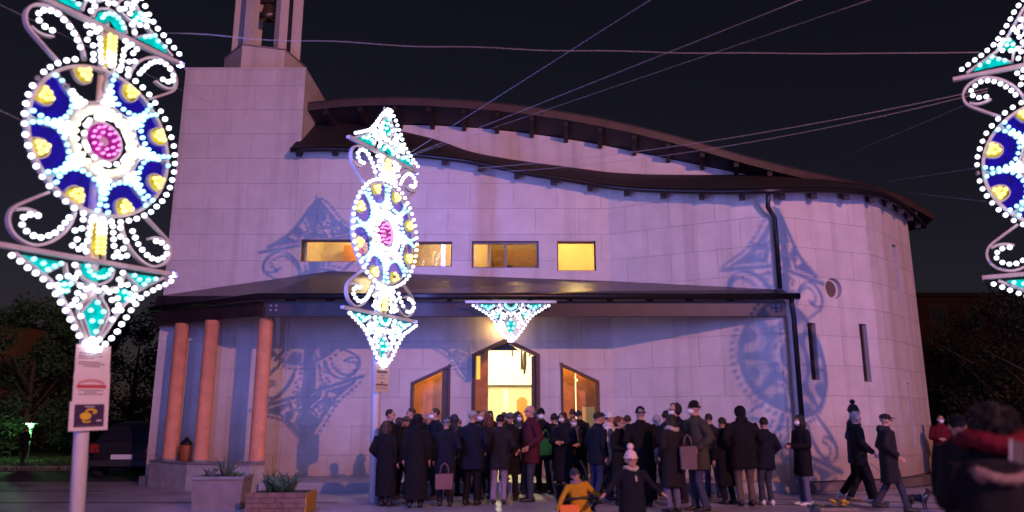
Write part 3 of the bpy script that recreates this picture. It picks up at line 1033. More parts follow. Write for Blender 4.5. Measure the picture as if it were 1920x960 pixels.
def bulb_mesh(name, m, r=0.036):
    mb = MB()
    mb.loft([(0, 0, 0.030, 0.016, 0.016), (0, 0, 0.0, 0.018, 0.018)])
    prof = [(-0.002, 0.55), (-0.014, 0.86), (-0.030, 1.0), (-0.048, 0.93), (-0.063, 0.62), (-0.070, 0.12)]
    vs_, fs = [], []
    seg = 8
    for (y, k) in prof:
        for j in range(seg):
            vs_.append((r * k * cos(2 * pi * j / seg), y, r * k * sin(2 * pi * j / seg)))
    for i in range(len(prof) - 1):
        for j in range(seg):
            fs.append((i * seg + j, i * seg + (j + 1) % seg, (i + 1) * seg + (j + 1) % seg, (i + 1) * seg + j))
    fs.append(tuple(range(seg)))
    fs.append(tuple((len(prof) - 1) * seg + j for j in range(seg)))
    mb = MB()
    mb.add(vs_, fs)
    me = mb.mesh(name, True)
    me.materials.append(m)
    return me
BULB = {k: bulb_mesh('bulb_' + k, m, r) for k, m, r in (('w', M_LW, 0.032), ('y', M_LY, 0.030), ('wy', M_LWY, 0.032), ('c', M_LC, 0.027), ('m', M_LM, 0.018), ('d', M_DEAD, 0.03))}

def ann(mb, r0, r1, y0, y1, a0=0, a1=360, n=64, cx=0, cz=0):
    full = a1 - a0 >= 359.9
    vs_, fs = [], []
    N = n if full else n + 1
    for i in range(N):
        a = radians(a0 + (a1 - a0) * i / n)
        for r in (r0, r1):
            for y in (y0, y1):
                vs_.append((cx + r * cos(a), y, cz + r * sin(a)))
    for i in range(n):
        a, b = 4 * i, 4 * ((i + 1) % N)
        for (p, q_, s2, t2) in ((0, 1, 3, 2),):
            pass
        fs += [(a, b, b + 1, a + 1), (a + 2, a + 3, b + 3, b + 2), (a, a + 2, b + 2, b), (a + 1, b + 1, b + 3, a + 3)]
    if not full:
        fs += [(0, 1, 3, 2), (4 * n, 4 * n + 2, 4 * n + 3, 4 * n + 1)]
    mb.add(vs_, fs)
def strip(mb, pts, w, y0, y1):
    """flat lath following 2D points (x, z), w wide"""
    n = len(pts)
    vs_, fs = [], []
    for i, p in enumerate(pts):
        a = Vector(pts[max(i - 1, 0)]); b = Vector(pts[min(i + 1, n - 1)])
        t = (b - a).normalized()
        nn = Vector((-t.y, t.x)) * (w / 2)
        for s2 in (-1, 1):
            for y in (y0, y1):
                vs_.append((p[0] + nn.x * s2, y, p[1] + nn.y * s2))
    for i in range(n - 1):
        a, b = 4 * i, 4 * i + 4
        fs += [(a, b, b + 1, a + 1), (a + 2, a + 3, b + 3, b + 2), (a, a + 2, b + 2, b), (a + 1, b + 1, b + 3, a + 3)]
    fs += [(0, 1, 3, 2), (4 * n - 4, 4 * n - 2, 4 * n - 1, 4 * n - 3)]
    mb.add(vs_, fs)
def resample(pts, n):
    pts = [Vector(p) for p in pts]
    L = [0]
    for a, b in zip(pts, pts[1:]):
        L.append(L[-1] + (b - a).length)
    out = []
    for k in range(n):
        s2 = L[-1] * k / (n - 1)
        for i in range(len(pts) - 1):
            if s2 <= L[i + 1] + 1e-9:
                out.append(pts[i].lerp(pts[i + 1], (s2 - L[i]) / max(1e-9, L[i + 1] - L[i])))
                break
    return out
def smooth2(pts, k=4):
    p3 = [Vector((p[0], p[1], 0)) for p in pts]
    return [(p.x, p.y) for p in densify(p3, k)]

def tri_part(sgn, s=1.0, z0=0.0, tall=1.0):
    """triangular end piece below (sgn=-1) or above (sgn=+1) its crossbar at z0: laths, boards and bulbs"""
    laths, boards, bulbs_out, bulbs_in = [], [], [], []
    T = lambda x, d: (x * s * 0.90, z0 + sgn * d * s * tall)
    prof = [(1.05, 0.06), (0.80, 0.19), (0.60, 0.30), (0.44, 0.47), (0.33, 0.62), (0.19, 0.82), (0.0, 1.05)]
    for sx in (-1, 1):
        laths.append(([T(sx * x, d) for x, d in prof], 0.035 * s))
        laths.append(([T(sx * x, d) for x, d in ((0.95, 0.1), (0.7, 0.26), (0.42, 0.08))], 0.025 * s))
        laths.append(([T(sx * x, d) for x, d in smooth2([(0.42, 0.08), (0.36, 0.26), (0.22, 0.3), (0.1, 0.42), (0.21, 0.62), (0.04, 0.98)])], 0.028 * s))
        boards.append((M_CYAN, [T(sx * x, d) for x, d in ((0.95, 0.07), (0.68, 0.25), (0.45, 0.08))]))
        for (x, d) in ((0.86, 0.11), (0.74, 0.14), (0.68, 0.2), (0.60, 0.15), (0.52, 0.11)):
            bulbs_in.append((T(sx * x, d), 'c'))
        boards.append((M_CYAN, [T(sx * (0.42 + 0.085 * cos(a)), 0.36 + 0.085 * sin(a)) for a in [2 * pi * i / 12 for i in range(12)]]))
        for (x, d) in ((0.38, 0.33), (0.46, 0.34), (0.42, 0.41)):
            bulbs_in.append((T(sx * x, d), 'c'))
        for p in resample([Vector((x + 0.07, d + 0.05)) for x, d in prof[:-1]] + [Vector((0.06, 1.05))], 14):
            bulbs_out.append((T(sx * p.x, p.y), 'w'))
        for (x, d) in ((0.34, 0.1), (0.29, 0.19), (0.33, 0.25), (0.53, 0.27), (0.25, 0.33), (0.16, 0.36), (0.55, 0.36), (0.28, 0.42), (0.20, 0.45), (0.30, 0.5), (0.25, 0.57), (0.34, 0.56), (0.09, 0.32), (0.42, 0.24), (0.50, 0.42), (0.22, 0.68)):
            bulbs_in.append((T(sx * x, d), 'w'))
    laths.append(([T(x, d) for x, d in smooth2([(-0.26, 0.06), (-0.2, 0.2), (0, 0.28), (0.2, 0.2), (0.26, 0.06)])], 0.028 * s))
    boards.append((M_CYAN, [T(x, d) for x, d in ((-0.22, 0.06), (-0.17, 0.18), (0, 0.245), (0.17, 0.18), (0.22, 0.06), (0.11, 0.06), (0, 0.14), (-0.11, 0.06))]))
    for a in range(7):
        t = radians(15 + 25 * a)
        bulbs_in.append((T(0.17 * cos(t), 0.05 + 0.15 * sin(t)), 'c'))
    dia = [(0, 0.42), (0.17, 0.62), (0, 0.95), (-0.17, 0.62)]
    boards.append((M_CYAN, [T(x, d) for x, d in dia]))
    laths.append(([T(x, d) for x, d in dia + [dia[0]]], 0.024 * s))
    for (x, d) in ((0, 0.5), (0.09, 0.6), (-0.09, 0.6), (0.06, 0.72), (-0.06, 0.72), (0, 0.84)):
        bulbs_in.append((T(x, d), 'c'))
    for (x, d) in ((0.0, 0.99), (0.05, 0.93), (-0.05, 0.93), (0, 1.06), (0, 0.36)):
        bulbs_in.append((T(x, d), 'w'))
    return laths, boards, bulbs_out, bulbs_in

FRONT = -0.045
def put_bulbs(parent, pts, limit, counter):
    """each bulb its own part up to the limit; the rest joined as one stuff part per colour"""
    rest = {}
    for (xz, kind) in pts:
        if counter[0] < limit:
            if R.random() < 0.018: kind = 'd'
            o = bpy.data.objects.new('bulb', BULB[kind])
            COL.objects.link(o)
            o.parent = parent
            o.location = (xz[0], FRONT, xz[1])
            o.rotation_euler = (R.uniform(-.12, .12), 0, R.uniform(-.12, .12))
            counter[0] += 1
        else:
            rest.setdefault(kind, []).append(xz)
    if rest:
        mb = MB(); mats = []; idx = []
        for k, lst in rest.items():
            me = BULB[k]
            mats.append(me.materials[0])
            for xz in lst:
                n0 = len(mb.f)
                mb.add([v.co + Vector((xz[0], FRONT, xz[1])) for v in me.vertices], [tuple(p.vertices) for p in me.polygons])
                idx += [len(mats) - 1] * (len(mb.f) - n0)
        m = mb.mesh('bulb_cluster', True)
        for x in mats: m.materials.append(x)
        for p, i in zip(m.polygons, idx): p.material_index = i
        o = link_mesh('bulb_cluster', m, None, parent)
        tag(o, kind='stuff')

def laths_to(parent, items, name):
    for pts, w in items:
        mb = MB(); strip(mb, pts, w, -0.03, 0.03)
        part(name, mb, M_LATH, parent)
def boards_to(parent, items, name):
    for m, pts in items:
        mb = MB(); mb.prism([(p[0], -0.022, p[1]) for p in pts], (0, 0.02, 0))
        part(name, mb, m, parent)

def luminaria(label, base, rz, lean, dead=None, zc=4.83, pole_r=0.08, scale=1.0, watts=0, tri=1.0, side=False):
    t = thing('festive_light_tower', label, 'festive lights', base, rz, 'tall festive light panels on poles')
    Mz = Matrix.Rotation(lean, 4, 'Y') @ Matrix.Rotation(rz, 4, 'Z')
    t.rotation_euler = Mz.to_euler()
    t.scale = (scale,) * 3
    Z = zc
    sh = lambda pts: [(p[0], p[1] + Z) for p in pts]
    q = MB(); q.tube([(0, 0.075, 0), (0, 0.075, 3.4), (0, 0.075, Z + 1.7)], [pole_r, pole_r, pole_r * 0.6], 14); part('pole', q, M_WHITE, t, True)
    q = MB(); q.box((-0.16, -0.1, 0), (0.16, 0.25, 0.02)); part('base_plate', q, M_ALU, t)
    # rim and rings
    q = MB(); ann(q, 0.905, 0.945, -0.04, 0.04, cz=Z); part('rim', q, M_LATH, t)
    q = MB(); ann(q, 0.445, 0.47, -0.035, 0.035, cz=Z, n=48); part('ring', q, M_LATH, t)
    q = MB(); ann(q, 0.345, 0.44, -0.02, 0.02, cz=Z, n=48); part('ring_board', q, M_PB, t)
    q = MB(); ann(q, 0.225, 0.25, -0.035, 0.035, cz=Z, n=40); part('ring', q, M_LATH, t)
    q = MB(); ann(q, 0.06, 0.22, -0.02, 0.02, cz=Z, n=40); part('centre_disc', q, M_MB, t)
    q = MB(); ann(q, 0.0005, 0.058, -0.03, 0.03, cz=Z, n=20); part('hub', q, M_LATH, t)
    A, Bq = [], []          # bulbs shown one by one, bulbs joined
    for k in range(52):
        a = 2 * pi * k / 52
        A.append(((1.0 * cos(a), Z + 1.0 * sin(a)), 'w'))
    for k in range(12):
        a = 2 * pi * k / 12
        Bq.append(((0.295 * cos(a), Z + 0.295 * sin(a)), 'w'))
        for s2 in (-0.07, 0.07):
            Bq.append((((0.30) * cos(a + s2 * 2), Z + (0.30) * sin(a + s2 * 2)), 'w')) if k % 2 else None
    for k in range(26):
        a = 2 * pi * k / 26
        Bq.append(((0.395 * cos(a), Z + 0.395 * sin(a)), 'wy'))
    for k in range(14):
        a = 2 * pi * k / 14
        Bq.append(((0.175 * cos(a), Z + 0.175 * sin(a)), 'm'))
    for k in range(7):
        a = 2 * pi * k / 7 + 0.3
        Bq.append(((0.105 * cos(a), Z + 0.105 * sin(a)), 'm'))
    for k in range(8):
        a = radians(22.5 + 45 * k)
        er = Vector((cos(a), sin(a))); et = Vector((-sin(a), cos(a)))
        C = lambda r, tt: (er.x * r + et.x * tt, er.y * r + et.y * tt + Z)
        dd = (dead == k)
        def U(sc, r_in, n=16):
            out = []
            for i in range(n + 1):
                ph = -pi / 2 + pi * i / n
                tt = sc * math.copysign(abs(sin(ph)) ** 0.9, sin(ph))
                rim_r = sqrt(max(0, 0.905 ** 2 - (sc) ** 2))
                out.append((rim_r - (rim_r - r_in) * cos(ph) ** 0.75, tt))
            return out
        laths_to(t, [([C(*p) for p in U(0.325, 0.485)], 0.024)], 'petal_lath')
        outer, inner = U(0.310, 0.505), U(0.125, 0.71)
        mb = MB()
        vs_ = [(C(*p)[0], y, C(*p)[1]) for p in outer + inner for y in (-0.02, 0.0)]
        n = len(outer); fs = []
        for i in range(n - 1):
            o0, o1, i0, i1 = 2 * i, 2 * i + 2, 2 * (n + i), 2 * (n + i) + 2
            fs += [(o0, o1, i1, i0), (o0 + 1, i0 + 1, i1 + 1, o1 + 1), (o0, o0 + 1, o1 + 1, o1), (i0, i1, i1 + 1, i0 + 1)]
        fs += [(0, 2 * n, 2 * n + 1, 1), (2 * n - 2, 2 * n - 1, 4 * n - 1, 4 * n - 2)]
        mb.add(vs_, fs)
        if not dd:
            part('petal_board', mb, M_BLUE, t)
        laths_to(t, [([C(*p) for p in U(0.118, 0.715)], 0.018)], 'petal_lath')
        if not dd:
            for p in resample([Vector(p) for p in U(0.282, 0.535)], 13):
                A.append((C(p.x - 0.005, p.y), 'c'))
        mb = MB()
        ye = [C(0.90 - 0.17 * sin(pi * i / 12), 0.10 * cos(pi * i / 12)) for i in range(13)]
        boards_to(t, [(M_YB, ye)], 'yellow_board')
        for (r2, tt) in ((0.87, -0.06), (0.865, 0.0), (0.87, 0.06), (0.81, -0.045), (0.81, 0.045), (0.76, 0.0)):
            (Bq if (k % 2) else A).append((C(r2, tt), 'y'))
        # white spike between the petals
        a2 = radians(45 * k)
        er2 = Vector((cos(a2), sin(a2))); et2 = Vector((-sin(a2), cos(a2)))
        D = lambda r, tt: (er2.x * r + et2.x * tt, er2.y * r + et2.y * tt + Z)
        boards_to(t, [(M_PB, [D(0.475, -0.07), D(0.475, 0.07), D(0.56, 0.035), D(0.68, 0.01), D(0.68, -0.01), D(0.56, -0.035)])], 'spike_board')
        laths_to(t, [([D(0.47, 0.0), D(0.905, 0.0)], 0.02)], 'spike_lath')
        for (r2, tt) in ((0.50, -0.055), (0.50, 0.0), (0.50, 0.055), (0.555, -0.022), (0.555, 0.025), (0.61, 0.0), (0.665, 0.0)):
            Bq.append((D(r2, tt), 'w'))
    # crossbars, scrolls, spindle, triangles; mirrored top and bottom
    for sg in (-1, 1):
        q = MB(); strip(q, [(-1.13, Z + sg * 1.5), (1.13, Z + sg * 1.5)], 0.05, -0.05, 0.03); part('crossbar', q, M_LATH, t)
        la, bo, b_out, b_in = tri_part(sg, 1.0, Z + sg * 1.5, tri)
        laths_to(t, la, 'triangle_lath'); boards_to(t, bo, 'triangle_board')
        A += b_out; Bq += b_in
        for sx in (-1, 1):
            sc = smooth2([(0.62, 0.80), (0.84, 0.95), (1.0, 1.08), (1.03, 1.24), (0.94, 1.38), (0.76, 1.44), (0.58, 1.38), (0.43, 1.25), (0.34, 1.10), (0.30, 0.96)])
            laths_to(t, [([(sx * x, Z + sg * z) for x, z in sc], 0.030)], 'scroll')
            hk = smooth2([(0.70, 1.09), (0.78, 1.06), (0.88, 1.055), (0.97, 1.09)])
            laths_to(t, [([(sx * x, Z + sg * z) for x, z in hk], 0.03)], 'scroll')
            for p in resample([Vector(p) for p in smooth2([(0.76, 1.12), (0.86, 1.13), (0.94, 1.22), (0.86, 1.33), (0.73, 1.36), (0.60, 1.30), (0.49, 1.19), (0.41, 1.06)])], 12):
                A.append(((sx * p.x, Z + sg * p.y), 'w'))
            for p in ((0.14, 1.05), (0.15, 1.13), (0.16, 1.21), (0.17, 1.29), (0.22, 1.36), (0.24, 1.05), (0.25, 1.16), (0.30, 1.30), (0.35, 1.38), (0.27, 1.41), (0.18, 1.42), (0.33, 1.2)):
                Bq.append(((sx * p[0], Z + sg * p[1]), 'w'))
            laths_to(t, [([(sx * 0.09, Z + sg * 0.95), (sx * 0.1, Z + sg * 1.48)], 0.02)], 'spindle_lath')
        boards_to(t, [(M_YB, [(0.085 * cos(2 * pi * i / 20) * 1.0, Z + sg * 1.22 + 0.21 * sin(2 * pi * i / 20)) for i in range(20)])], 'spindle_board')
        for z in (1.04, 1.10, 1.16, 1.22, 1.28, 1.34, 1.40):
            for x in (-0.035, 0.035):
                Bq.append(((x, Z + sg * z), 'y' if z > 1.2 else 'wy'))
    q = MB(); strip(q, [(0.0, Z + 0.5), (0.0, Z + 2.5)], 0.03, 0.032, 0.06); part('spine', q, M_LATH, t)
    cnt = [0]
    put_bulbs(t, A, 300, cnt)
    put_bulbs(t, Bq, cnt[0], cnt)
    # the light the bulbs throw towards the church
    d = bpy.data.lights.new('bulb_light', 'AREA')
    d.shape = 'RECTANGLE'; d.size = 1.5; d.size_y = 4.4
    d.energy = watts; d.color = LED_COL
    o = bpy.data.objects.new('bulb_light', d); COL.objects.link(o)
    o.parent = t; o.location = (0, 0.2, Z)
    o.rotation_euler = (radians(90), 0, 0)
    if side:          # panels standing edge-on to the church light it from their edge
        d.size = 0.12
        o.location = (1.06, 0, Z); o.rotation_euler = (radians(90), 0, radians(-90))
    return t

ROW = radians(64.5)
lum_l = luminaria('large lit panel at the far left, its wheel with one dark unlit petal', (-4.72, 8.65, 0), ROW, radians(-3.6), dead=2, watts=380, side=True)
lum_m = luminaria('lit panel standing among the crowd left of the church doors', (-2.43, 14.1, 0), ROW, radians(-0.8), zc=4.74, scale=1.06, watts=62, tri=0.86, side=True)
lum_r = luminaria('lit panel cut off by the right edge of the photograph', (7.62, 9.75, 0), radians(-30), radians(-0.6), zc=4.95, watts=280)

# the same street decoration goes on behind the viewer; its bulbs fill the square with blue light
def far_luminaria(label, base, rz, k=1.0):
    t = thing('festive_light_tower', label, 'festive lights', base, rz, 'tall festive light panels on poles')
    Z = 4.83
    q = MB(); q.tube([(0, 0.075, 0), (0, 0.075, 3.4), (0, 0.075, Z + 1.7)], [0.08, 0.08, 0.05], 12); part('pole', q, M_WHITE, t, True)
    q = MB(); ann(q, 0.905, 0.945, -0.04, 0.04, cz=Z); part('rim', q, M_LATH, t)
    pts = [((cos(2 * pi * i / 56), Z + sin(2 * pi * i / 56)), 'w') for i in range(56)]
    for sg in (-1, 1):
        q = MB(); strip(q, [(-1.13, Z + sg * 1.5), (1.13, Z + sg * 1.5)], 0.05, -0.05, 0.03); part('crossbar', q, M_LATH, t)
        la, bo, b_out, b_in = tri_part(sg, 1.0, Z + sg * 1.5)
        laths_to(t, la, 'triangle_lath')
        pts += b_out + b_in
    put_bulbs(t, pts, 0, [0])
    for z, w in ((Z + 1.2, 1.0), (Z, 1.0), (Z - 1.2, 0.8)):
        lamp('bulb_light', t, (0, -0.3, z), LED_COL, LED_W * k * w, 0.5)
    return t
far_luminaria('light panel of the left row, behind the viewer', (-7.0, -1.5, 0), radians(150), 1.0)
far_luminaria('light panel of the right row, behind the viewer', (8.8, -3.5, 0), radians(200), 1.0)

# hanging triangle over the central door
ho = P(958, 566, 15.9)
tri = thing('light_ornament', 'lit downward-pointing triangle hung from the canopy edge over the central door', 'festive lights', (ho.x, 15.92, ho.z))
q = MB(); strip(q, [(-0.98, 0.0), (0.98, 0.0)], 0.05, -0.05, 0.03); part('crossbar', q, M_LATH, tri)
la, bo, b_out, b_in = tri_part(-1, 0.80, 0)
laths_to(tri, la, 'triangle_lath'); boards_to(tri, bo, 'triangle_board')
put_bulbs(tri, b_out + b_in, 300, [0])


# ------------------------------------------------------------------ signs on the poles
M_PAPER = mat('white_board', (0.74, 0.70, 0.72), 0.6, var=0.06)
M_INK = mat('grey_ink', (0.16, 0.13, 0.17), 0.7)
M_RED = mat('red_ink', (0.50, 0.07, 0.09), 0.7)
M_PURP = mat('dark_purple_print', (0.045, 0.02, 0.075), 0.6)
M_YEL = mat('yellow_print', (0.75, 0.52, 0.03), 0.6)
def sign(parent_loc, rz, lean, zb, w, hs, label):
    s = thing('notice_board', label, 'sign', parent_loc, rz)
    s.rotation_euler = (Matrix.Rotation(lean, 4, 'Y') @ Matrix.Rotation(rz, 4, 'Z')).to_euler()
    return s
y0 = -0.035
sg1 = sign((-4.72, 8.65, 0), ROW, radians(-3.6), 0, 0, 0, 'three white notices one above another on the nearest left pole, lowest with yellow emblem')
def ink(par, x0, z0, x1, z1, m, y=-0.0485, nm='print_line'):
    q = MB(); q.box((x0, y, z0), (x1, y + 0.004, z1)); return part(nm, q, m, par)
for (i, (z0, z1, x0, x1, yy)) in enumerate(((2.005, 2.335, -0.205, 0.225, -0.042), (1.695, 2.02, -0.215, 0.23, -0.048), (1.375, 1.70, -0.245, 0.225, -0.054))):
    q = MB(); q.box((x0, yy, z0), (x1, yy + 0.006, z1)); part('notice', q, M_PAPER, sg1)
for k, (z, x0, x1) in enumerate(((2.235, -0.165, 0.11), (2.205, -0.17, 0.12), (2.18, -0.17, 0.02), (2.135, -0.165, 0.10), (2.112, -0.17, 0.16), (2.088, -0.10, 0.10))):
    x = x0
    while x < x1:
        w = R.uniform(0.02, 0.06); ink(sg1, x, z, min(x + w, x1), z + 0.011, M_INK, -0.0445); x += w + 0.008
# arched red title and bar
for k in range(14):
    a = -0.15 + 0.30 * k / 13
    ink(sg1, a - 0.008, 1.885 + 0.03 * (1 - (a / 0.16) ** 2), a + 0.009, 1.915 + 0.035 * (1 - (a / 0.16) ** 2), mat('faded_red', (0.55, 0.22, 0.25), 0.7), -0.0505)
ink(sg1, -0.175, 1.845, 0.185, 1.885, M_RED, -0.0505)
for (z, x0, x1) in ((1.815, -0.15, 0.15), (1.795, -0.08, 0.07), (1.772, -0.15, 0.15)):
    x = x0
    while x < x1:
        w = R.uniform(0.02, 0.05); ink(sg1, x, z, min(x + w, x1), z + 0.011, M_INK, -0.0505); x += w + 0.008
ink(sg1, -0.19, 1.415, 0.17, 1.665, M_PURP, -0.0565, 'dark_field')
q = MB()
q.prism([(-0.055 + 0.07 * cos(a), -0.0585, 1.535 + 0.042 * sin(a)) for a in [2 * pi * i / 14 for i in range(14)]], (0, 0.003, 0)); part('emblem_shape', q, M_YEL, sg1)
q = MB(); strip(q, smooth2([(-0.06, 1.585), (-0.01, 1.61), (0.045, 1.60), (0.075, 1.58), (0.03, 1.565)]), 0.022, -0.0592, -0.0565); part('emblem_shape', q, M_YEL, sg1)
q = MB(); strip(q, smooth2([(-0.06, 1.50), (-0.085, 1.475), (-0.02, 1.47), (0.01, 1.48)]), 0.016, -0.0592, -0.0565); part('emblem_shape', q, M_YEL, sg1)
ink(sg1, -0.07, 1.635, 0.05, 1.643, M_PAPER, -0.0588); ink(sg1, 0.08, 1.475, 0.14, 1.49, M_PAPER, -0.0588); ink(sg1, -0.16, 1.43, 0.14, 1.437, M_INK, -0.0588)
sg2 = sign((-2.43, 14.1, 0), ROW, radians(-0.8), 0, 0, 0, 'narrow white notice on the pole beside the crowd')
q = MB(); q.box((-0.23, -0.042, 1.99), (0.23, -0.036, 2.53)); part('notice', q, M_PAPER, sg2)
for (z, x0, x1, h) in ((2.425, -0.17, 0.18, 0.012), (2.385, -0.15, 0.17, 0.012), (2.29, -0.16, 0.16, 0.05), (2.24, -0.05, 0.07, 0.01), (2.19, -0.13, 0.10, 0.008), (2.06, -0.19, 0.18, 0.03), (2.10, -0.03, 0.04, 0.025), (2.01, -0.19, 0.17, 0.01)):
    ink(sg2, x0, z + 0.05, x1, z + 0.05 + h, M_INK, -0.0455)

# ------------------------------------------------------------------ guy wires
M_WIRE = mat('pale_wire', (0.40, 0.36, 0.44), 0.5)
def wire(a, b, label, sag=0.1, r=0.006, n=14, wob=0.0):
    a, b = Vector(a), Vector(b)
    pts = []
    for i in range(n + 1):
        t = i / n
        p = a.lerp(b, t)
        p.z -= sag * 4 * t * (1 - t)
        p.z += wob * sin(t * 37) * (1 - t)
        pts.append(p)
    q = MB(); q.tube([p - a for p in pts], r * 0.52, 5)
    o = link_mesh('guy_wire', q.mesh('guy_wire', True), M_WIRE)
    o.location = a
    tag(o, label, 'wire', 'thin guy wires strung overhead')
wire(P(-60, -20, 7.5), P(392, 192, 18.14), 'pale wire running from top left corner down to the bell tower face', 0.02, 0.006)
wire(P(310, 62, 9.5), P(1836, 98, 9.75), 'long pale wire crossing the sky level in front of the belfry', 0.12, 0.007, 40, 0.02)
wire(P(768, 287, 13.9), P(1250, -20, 9.0), 'steepest wire rising right from the top of the panel in the crowd', 0.0, 0.007)
wire(P(772, 290, 13.9), P(1520, -8, 8.5), 'middle one of three wires fanning up right from the panel in the crowd', 0.0, 0.006)
wire(P(774, 291, 13.9), P(1660, -10, 8.5), 'lowest of three faint wires fanning up right from the panel in the crowd', 0.0, 0.004)
wire(P(776, 322, 14.0), P(1852, 166, 9.85), 'upper strand of the twin wire sloping up to the right edge panel', 0.22, 0.007, 24)
wire(P(940, 322, 13.2), P(1852, 171, 9.85), 'lower strand of the twin wire sloping up to the right edge panel', 0.20, 0.006, 24)
wire(P(1560, 302, 18.8), P(1838, 185, 9.9), 'faint wire from the roof ridge up to the top of the right edge panel', 0.0, 0.004)
wire(P(1640, 344, 19), P(1832, 315, 9.9), 'faint wire from the roof end to the right edge panel wheel', 0.0, 0.004)
wire(P(1690, 360, 19), P(1850, 378, 9.9), 'faint wire from the roof end sloping down to the right edge panel wheel', 0.0, 0.004)
wire(P(-20, 198, 7.4), P(45, 228, 8.0), 'short wire reaching the left panel wheel from the left edge', 0.0, 0.006)
#@@PART3
# ------------------------------------------------------------------ lawn, background trees and buildings
q = MB(); q.prism([(-60, 21.5, 0.003), (-9.8, 23.5, 0.003), (-9.8, 60, 0.003), (-60, 60, 0.003)], (0, 0, 0.06))
M_GRASS = mat('lawn_grass', (0.045, 0.085, 0.03), 0.9, var=0.5, scale=3, bump=0.6, bscale=60)
lawn = tag(part('lawn', q, M_GRASS, None), kind='structure')
gb = MB()
rg = random.Random(3)
for i in range(7000):
    x = rg.uniform(-19, -9.9); y = rg.uniform(22.2, 30)
    h = rg.uniform(0.05, 0.13); a = rg.uniform(0, pi); w = 0.012
    dx, dy = cos(a) * w, sin(a) * w
    lx, ly = rg.uniform(-.04, .04), rg.uniform(-.04, .04)
    gb.add([(x - dx, y - dy, 0.06), (x + dx, y + dy, 0.06), (x + lx, y + ly, 0.06 + h)], [(0, 1, 2)])
me = bpy.data.meshes.new('grass'); me.from_pydata([tuple(v) for v in gb.v], [], gb.f)
tag(link_mesh('grass', me, M_GRASS), 'short green grass on the lit lawn at the left', 'grass', kind='stuff')
q = MB(); q.prism([(-60, 21.3, 0.003), (-9.7, 23.3, 0.003), (-9.7, 23.5, 0.003), (-60, 21.5, 0.003)], (0, 0, 0.12)); tag(part('kerb', q, M_KERB, None), kind='structure')

M_BARK = mat('bark', (0.10, 0.07, 0.05), 0.9, var=0.4, bump=0.4)
def leaf_mat(name, c):
    return mat(name, c, 0.7, var=0.5, scale=1.2)
def tree(label, loc, h, rx, z_low, m, n, seed, group):
    r = random.Random(seed)
    t = thing('tree', label, 'tree', loc, 0, group)
    q = MB()
    q.tube([(0, 0, 0), (0.03, 0, h * 0.2), (-0.04, 0.03, h * 0.45), (0.05, 0, h * 0.8)], [0.17, 0.13, 0.10, 0.03], 9)
    tips = []
    for k in range(9):
        a = k * 2.4 + r.random(); z0 = h * r.uniform(0.15, 0.5)
        L = rx * r.uniform(0.6, 0.95)
        e = Vector((cos(a) * L, sin(a) * L, z0 + h * r.uniform(0.15, 0.38)))
        q.tube([(0, 0, z0), e * 0.5 + Vector((0, 0, z0 * 0.5 - 0.05)), e], [0.06, 0.04, 0.015], 6)
        tips.append(e)
    part('trunk', q, M_BARK, t, True)
    cl = []
    for k in range(46):
        u = r.random(); a = r.uniform(0, 2 * pi)
        zz = z_low + (h - z_low) * u
        prof = sin(pi * min(1, (0.12 + 0.88 * (1 - u)) ** 0.8)) ** 0.6 if u > 0.45 else 1.0
        rad = rx * prof * sqrt(r.random()) * r.uniform(0.75, 1.05)
        cl.append((Vector((cos(a) * rad, sin(a) * rad, zz)), r.uniform(0.28, 0.6) * rx / 1.6))
    vs_, fs = [], []
    for i in range(n):
        c, s2 = cl[r.randrange(len(cl))]
        d = Vector((r.gauss(0, 1), r.gauss(0, 1), r.gauss(0, 0.8)))
        p = c + d.normalized() * s2 * (r.random() ** 0.45)
        if p.z < 0.1: continue
        a = Vector((r.gauss(0, 1), r.gauss(0, 1), r.gauss(0, 1))).normalized() * r.uniform(0.06, 0.12)
        b = a.cross(Vector((r.gauss(0, 1), r.gauss(0, 1), r.gauss(0, 1)))).normalized() * r.uniform(0.03, 0.06)
        o = len(vs_)
        vs_ += [p - a, p + b, p + a, p - b]
        fs.append((o, o + 1, o + 2, o + 3))
    me = bpy.data.meshes.new('crown'); me.from_pydata([tuple(v) for v in vs_], [], fs)
    tag(link_mesh('crown', me, m, t), kind='stuff')
    return t
LG1, LG2 = leaf_mat('leaf_green', (0.06, 0.14, 0.05)), leaf_mat('leaf_dark', (0.022, 0.036, 0.024))
tg = 'trees behind the square'
for (px, Y, h, rx, m, lab, n) in ((62, 31, 6.1, 2.0, LG1, 'bushy green tree lit at the far left behind the pole', 9000), (160, 34, 6.6, 2.3, LG2, 'dark tree just left of the parked car, behind the notices', 8000),
                            (255, 37, 6.6, 2.6, LG2, 'dark tree behind the parked car beside the church', 8000), (-60, 30, 5.2, 2.2, LG2, 'dark tree half outside the left edge', 5000)):
    x = (px - 960) / FPX * Y * 0.99
    tree(lab, (x, Y, 0), h, rx, 0.5, m, n, int(abs(px)) + 3, tg)
for (px, Y, h, rx, lab, n) in ((1885, 34, 6.6, 3.0, 'dark tree at the right edge behind the woman in red scarf', 9000), (1800, 40, 5.2, 2.8, 'low dark tree right of the church end wall', 8000), (1990, 30, 7.5, 3.0, 'tall dark tree mostly outside the right edge', 5000)):
    x = (px - 960) / FPX * Y * 0.99
    tree(lab, (x, Y, 0), h, rx, 0.3, LG2, n, px, tg)
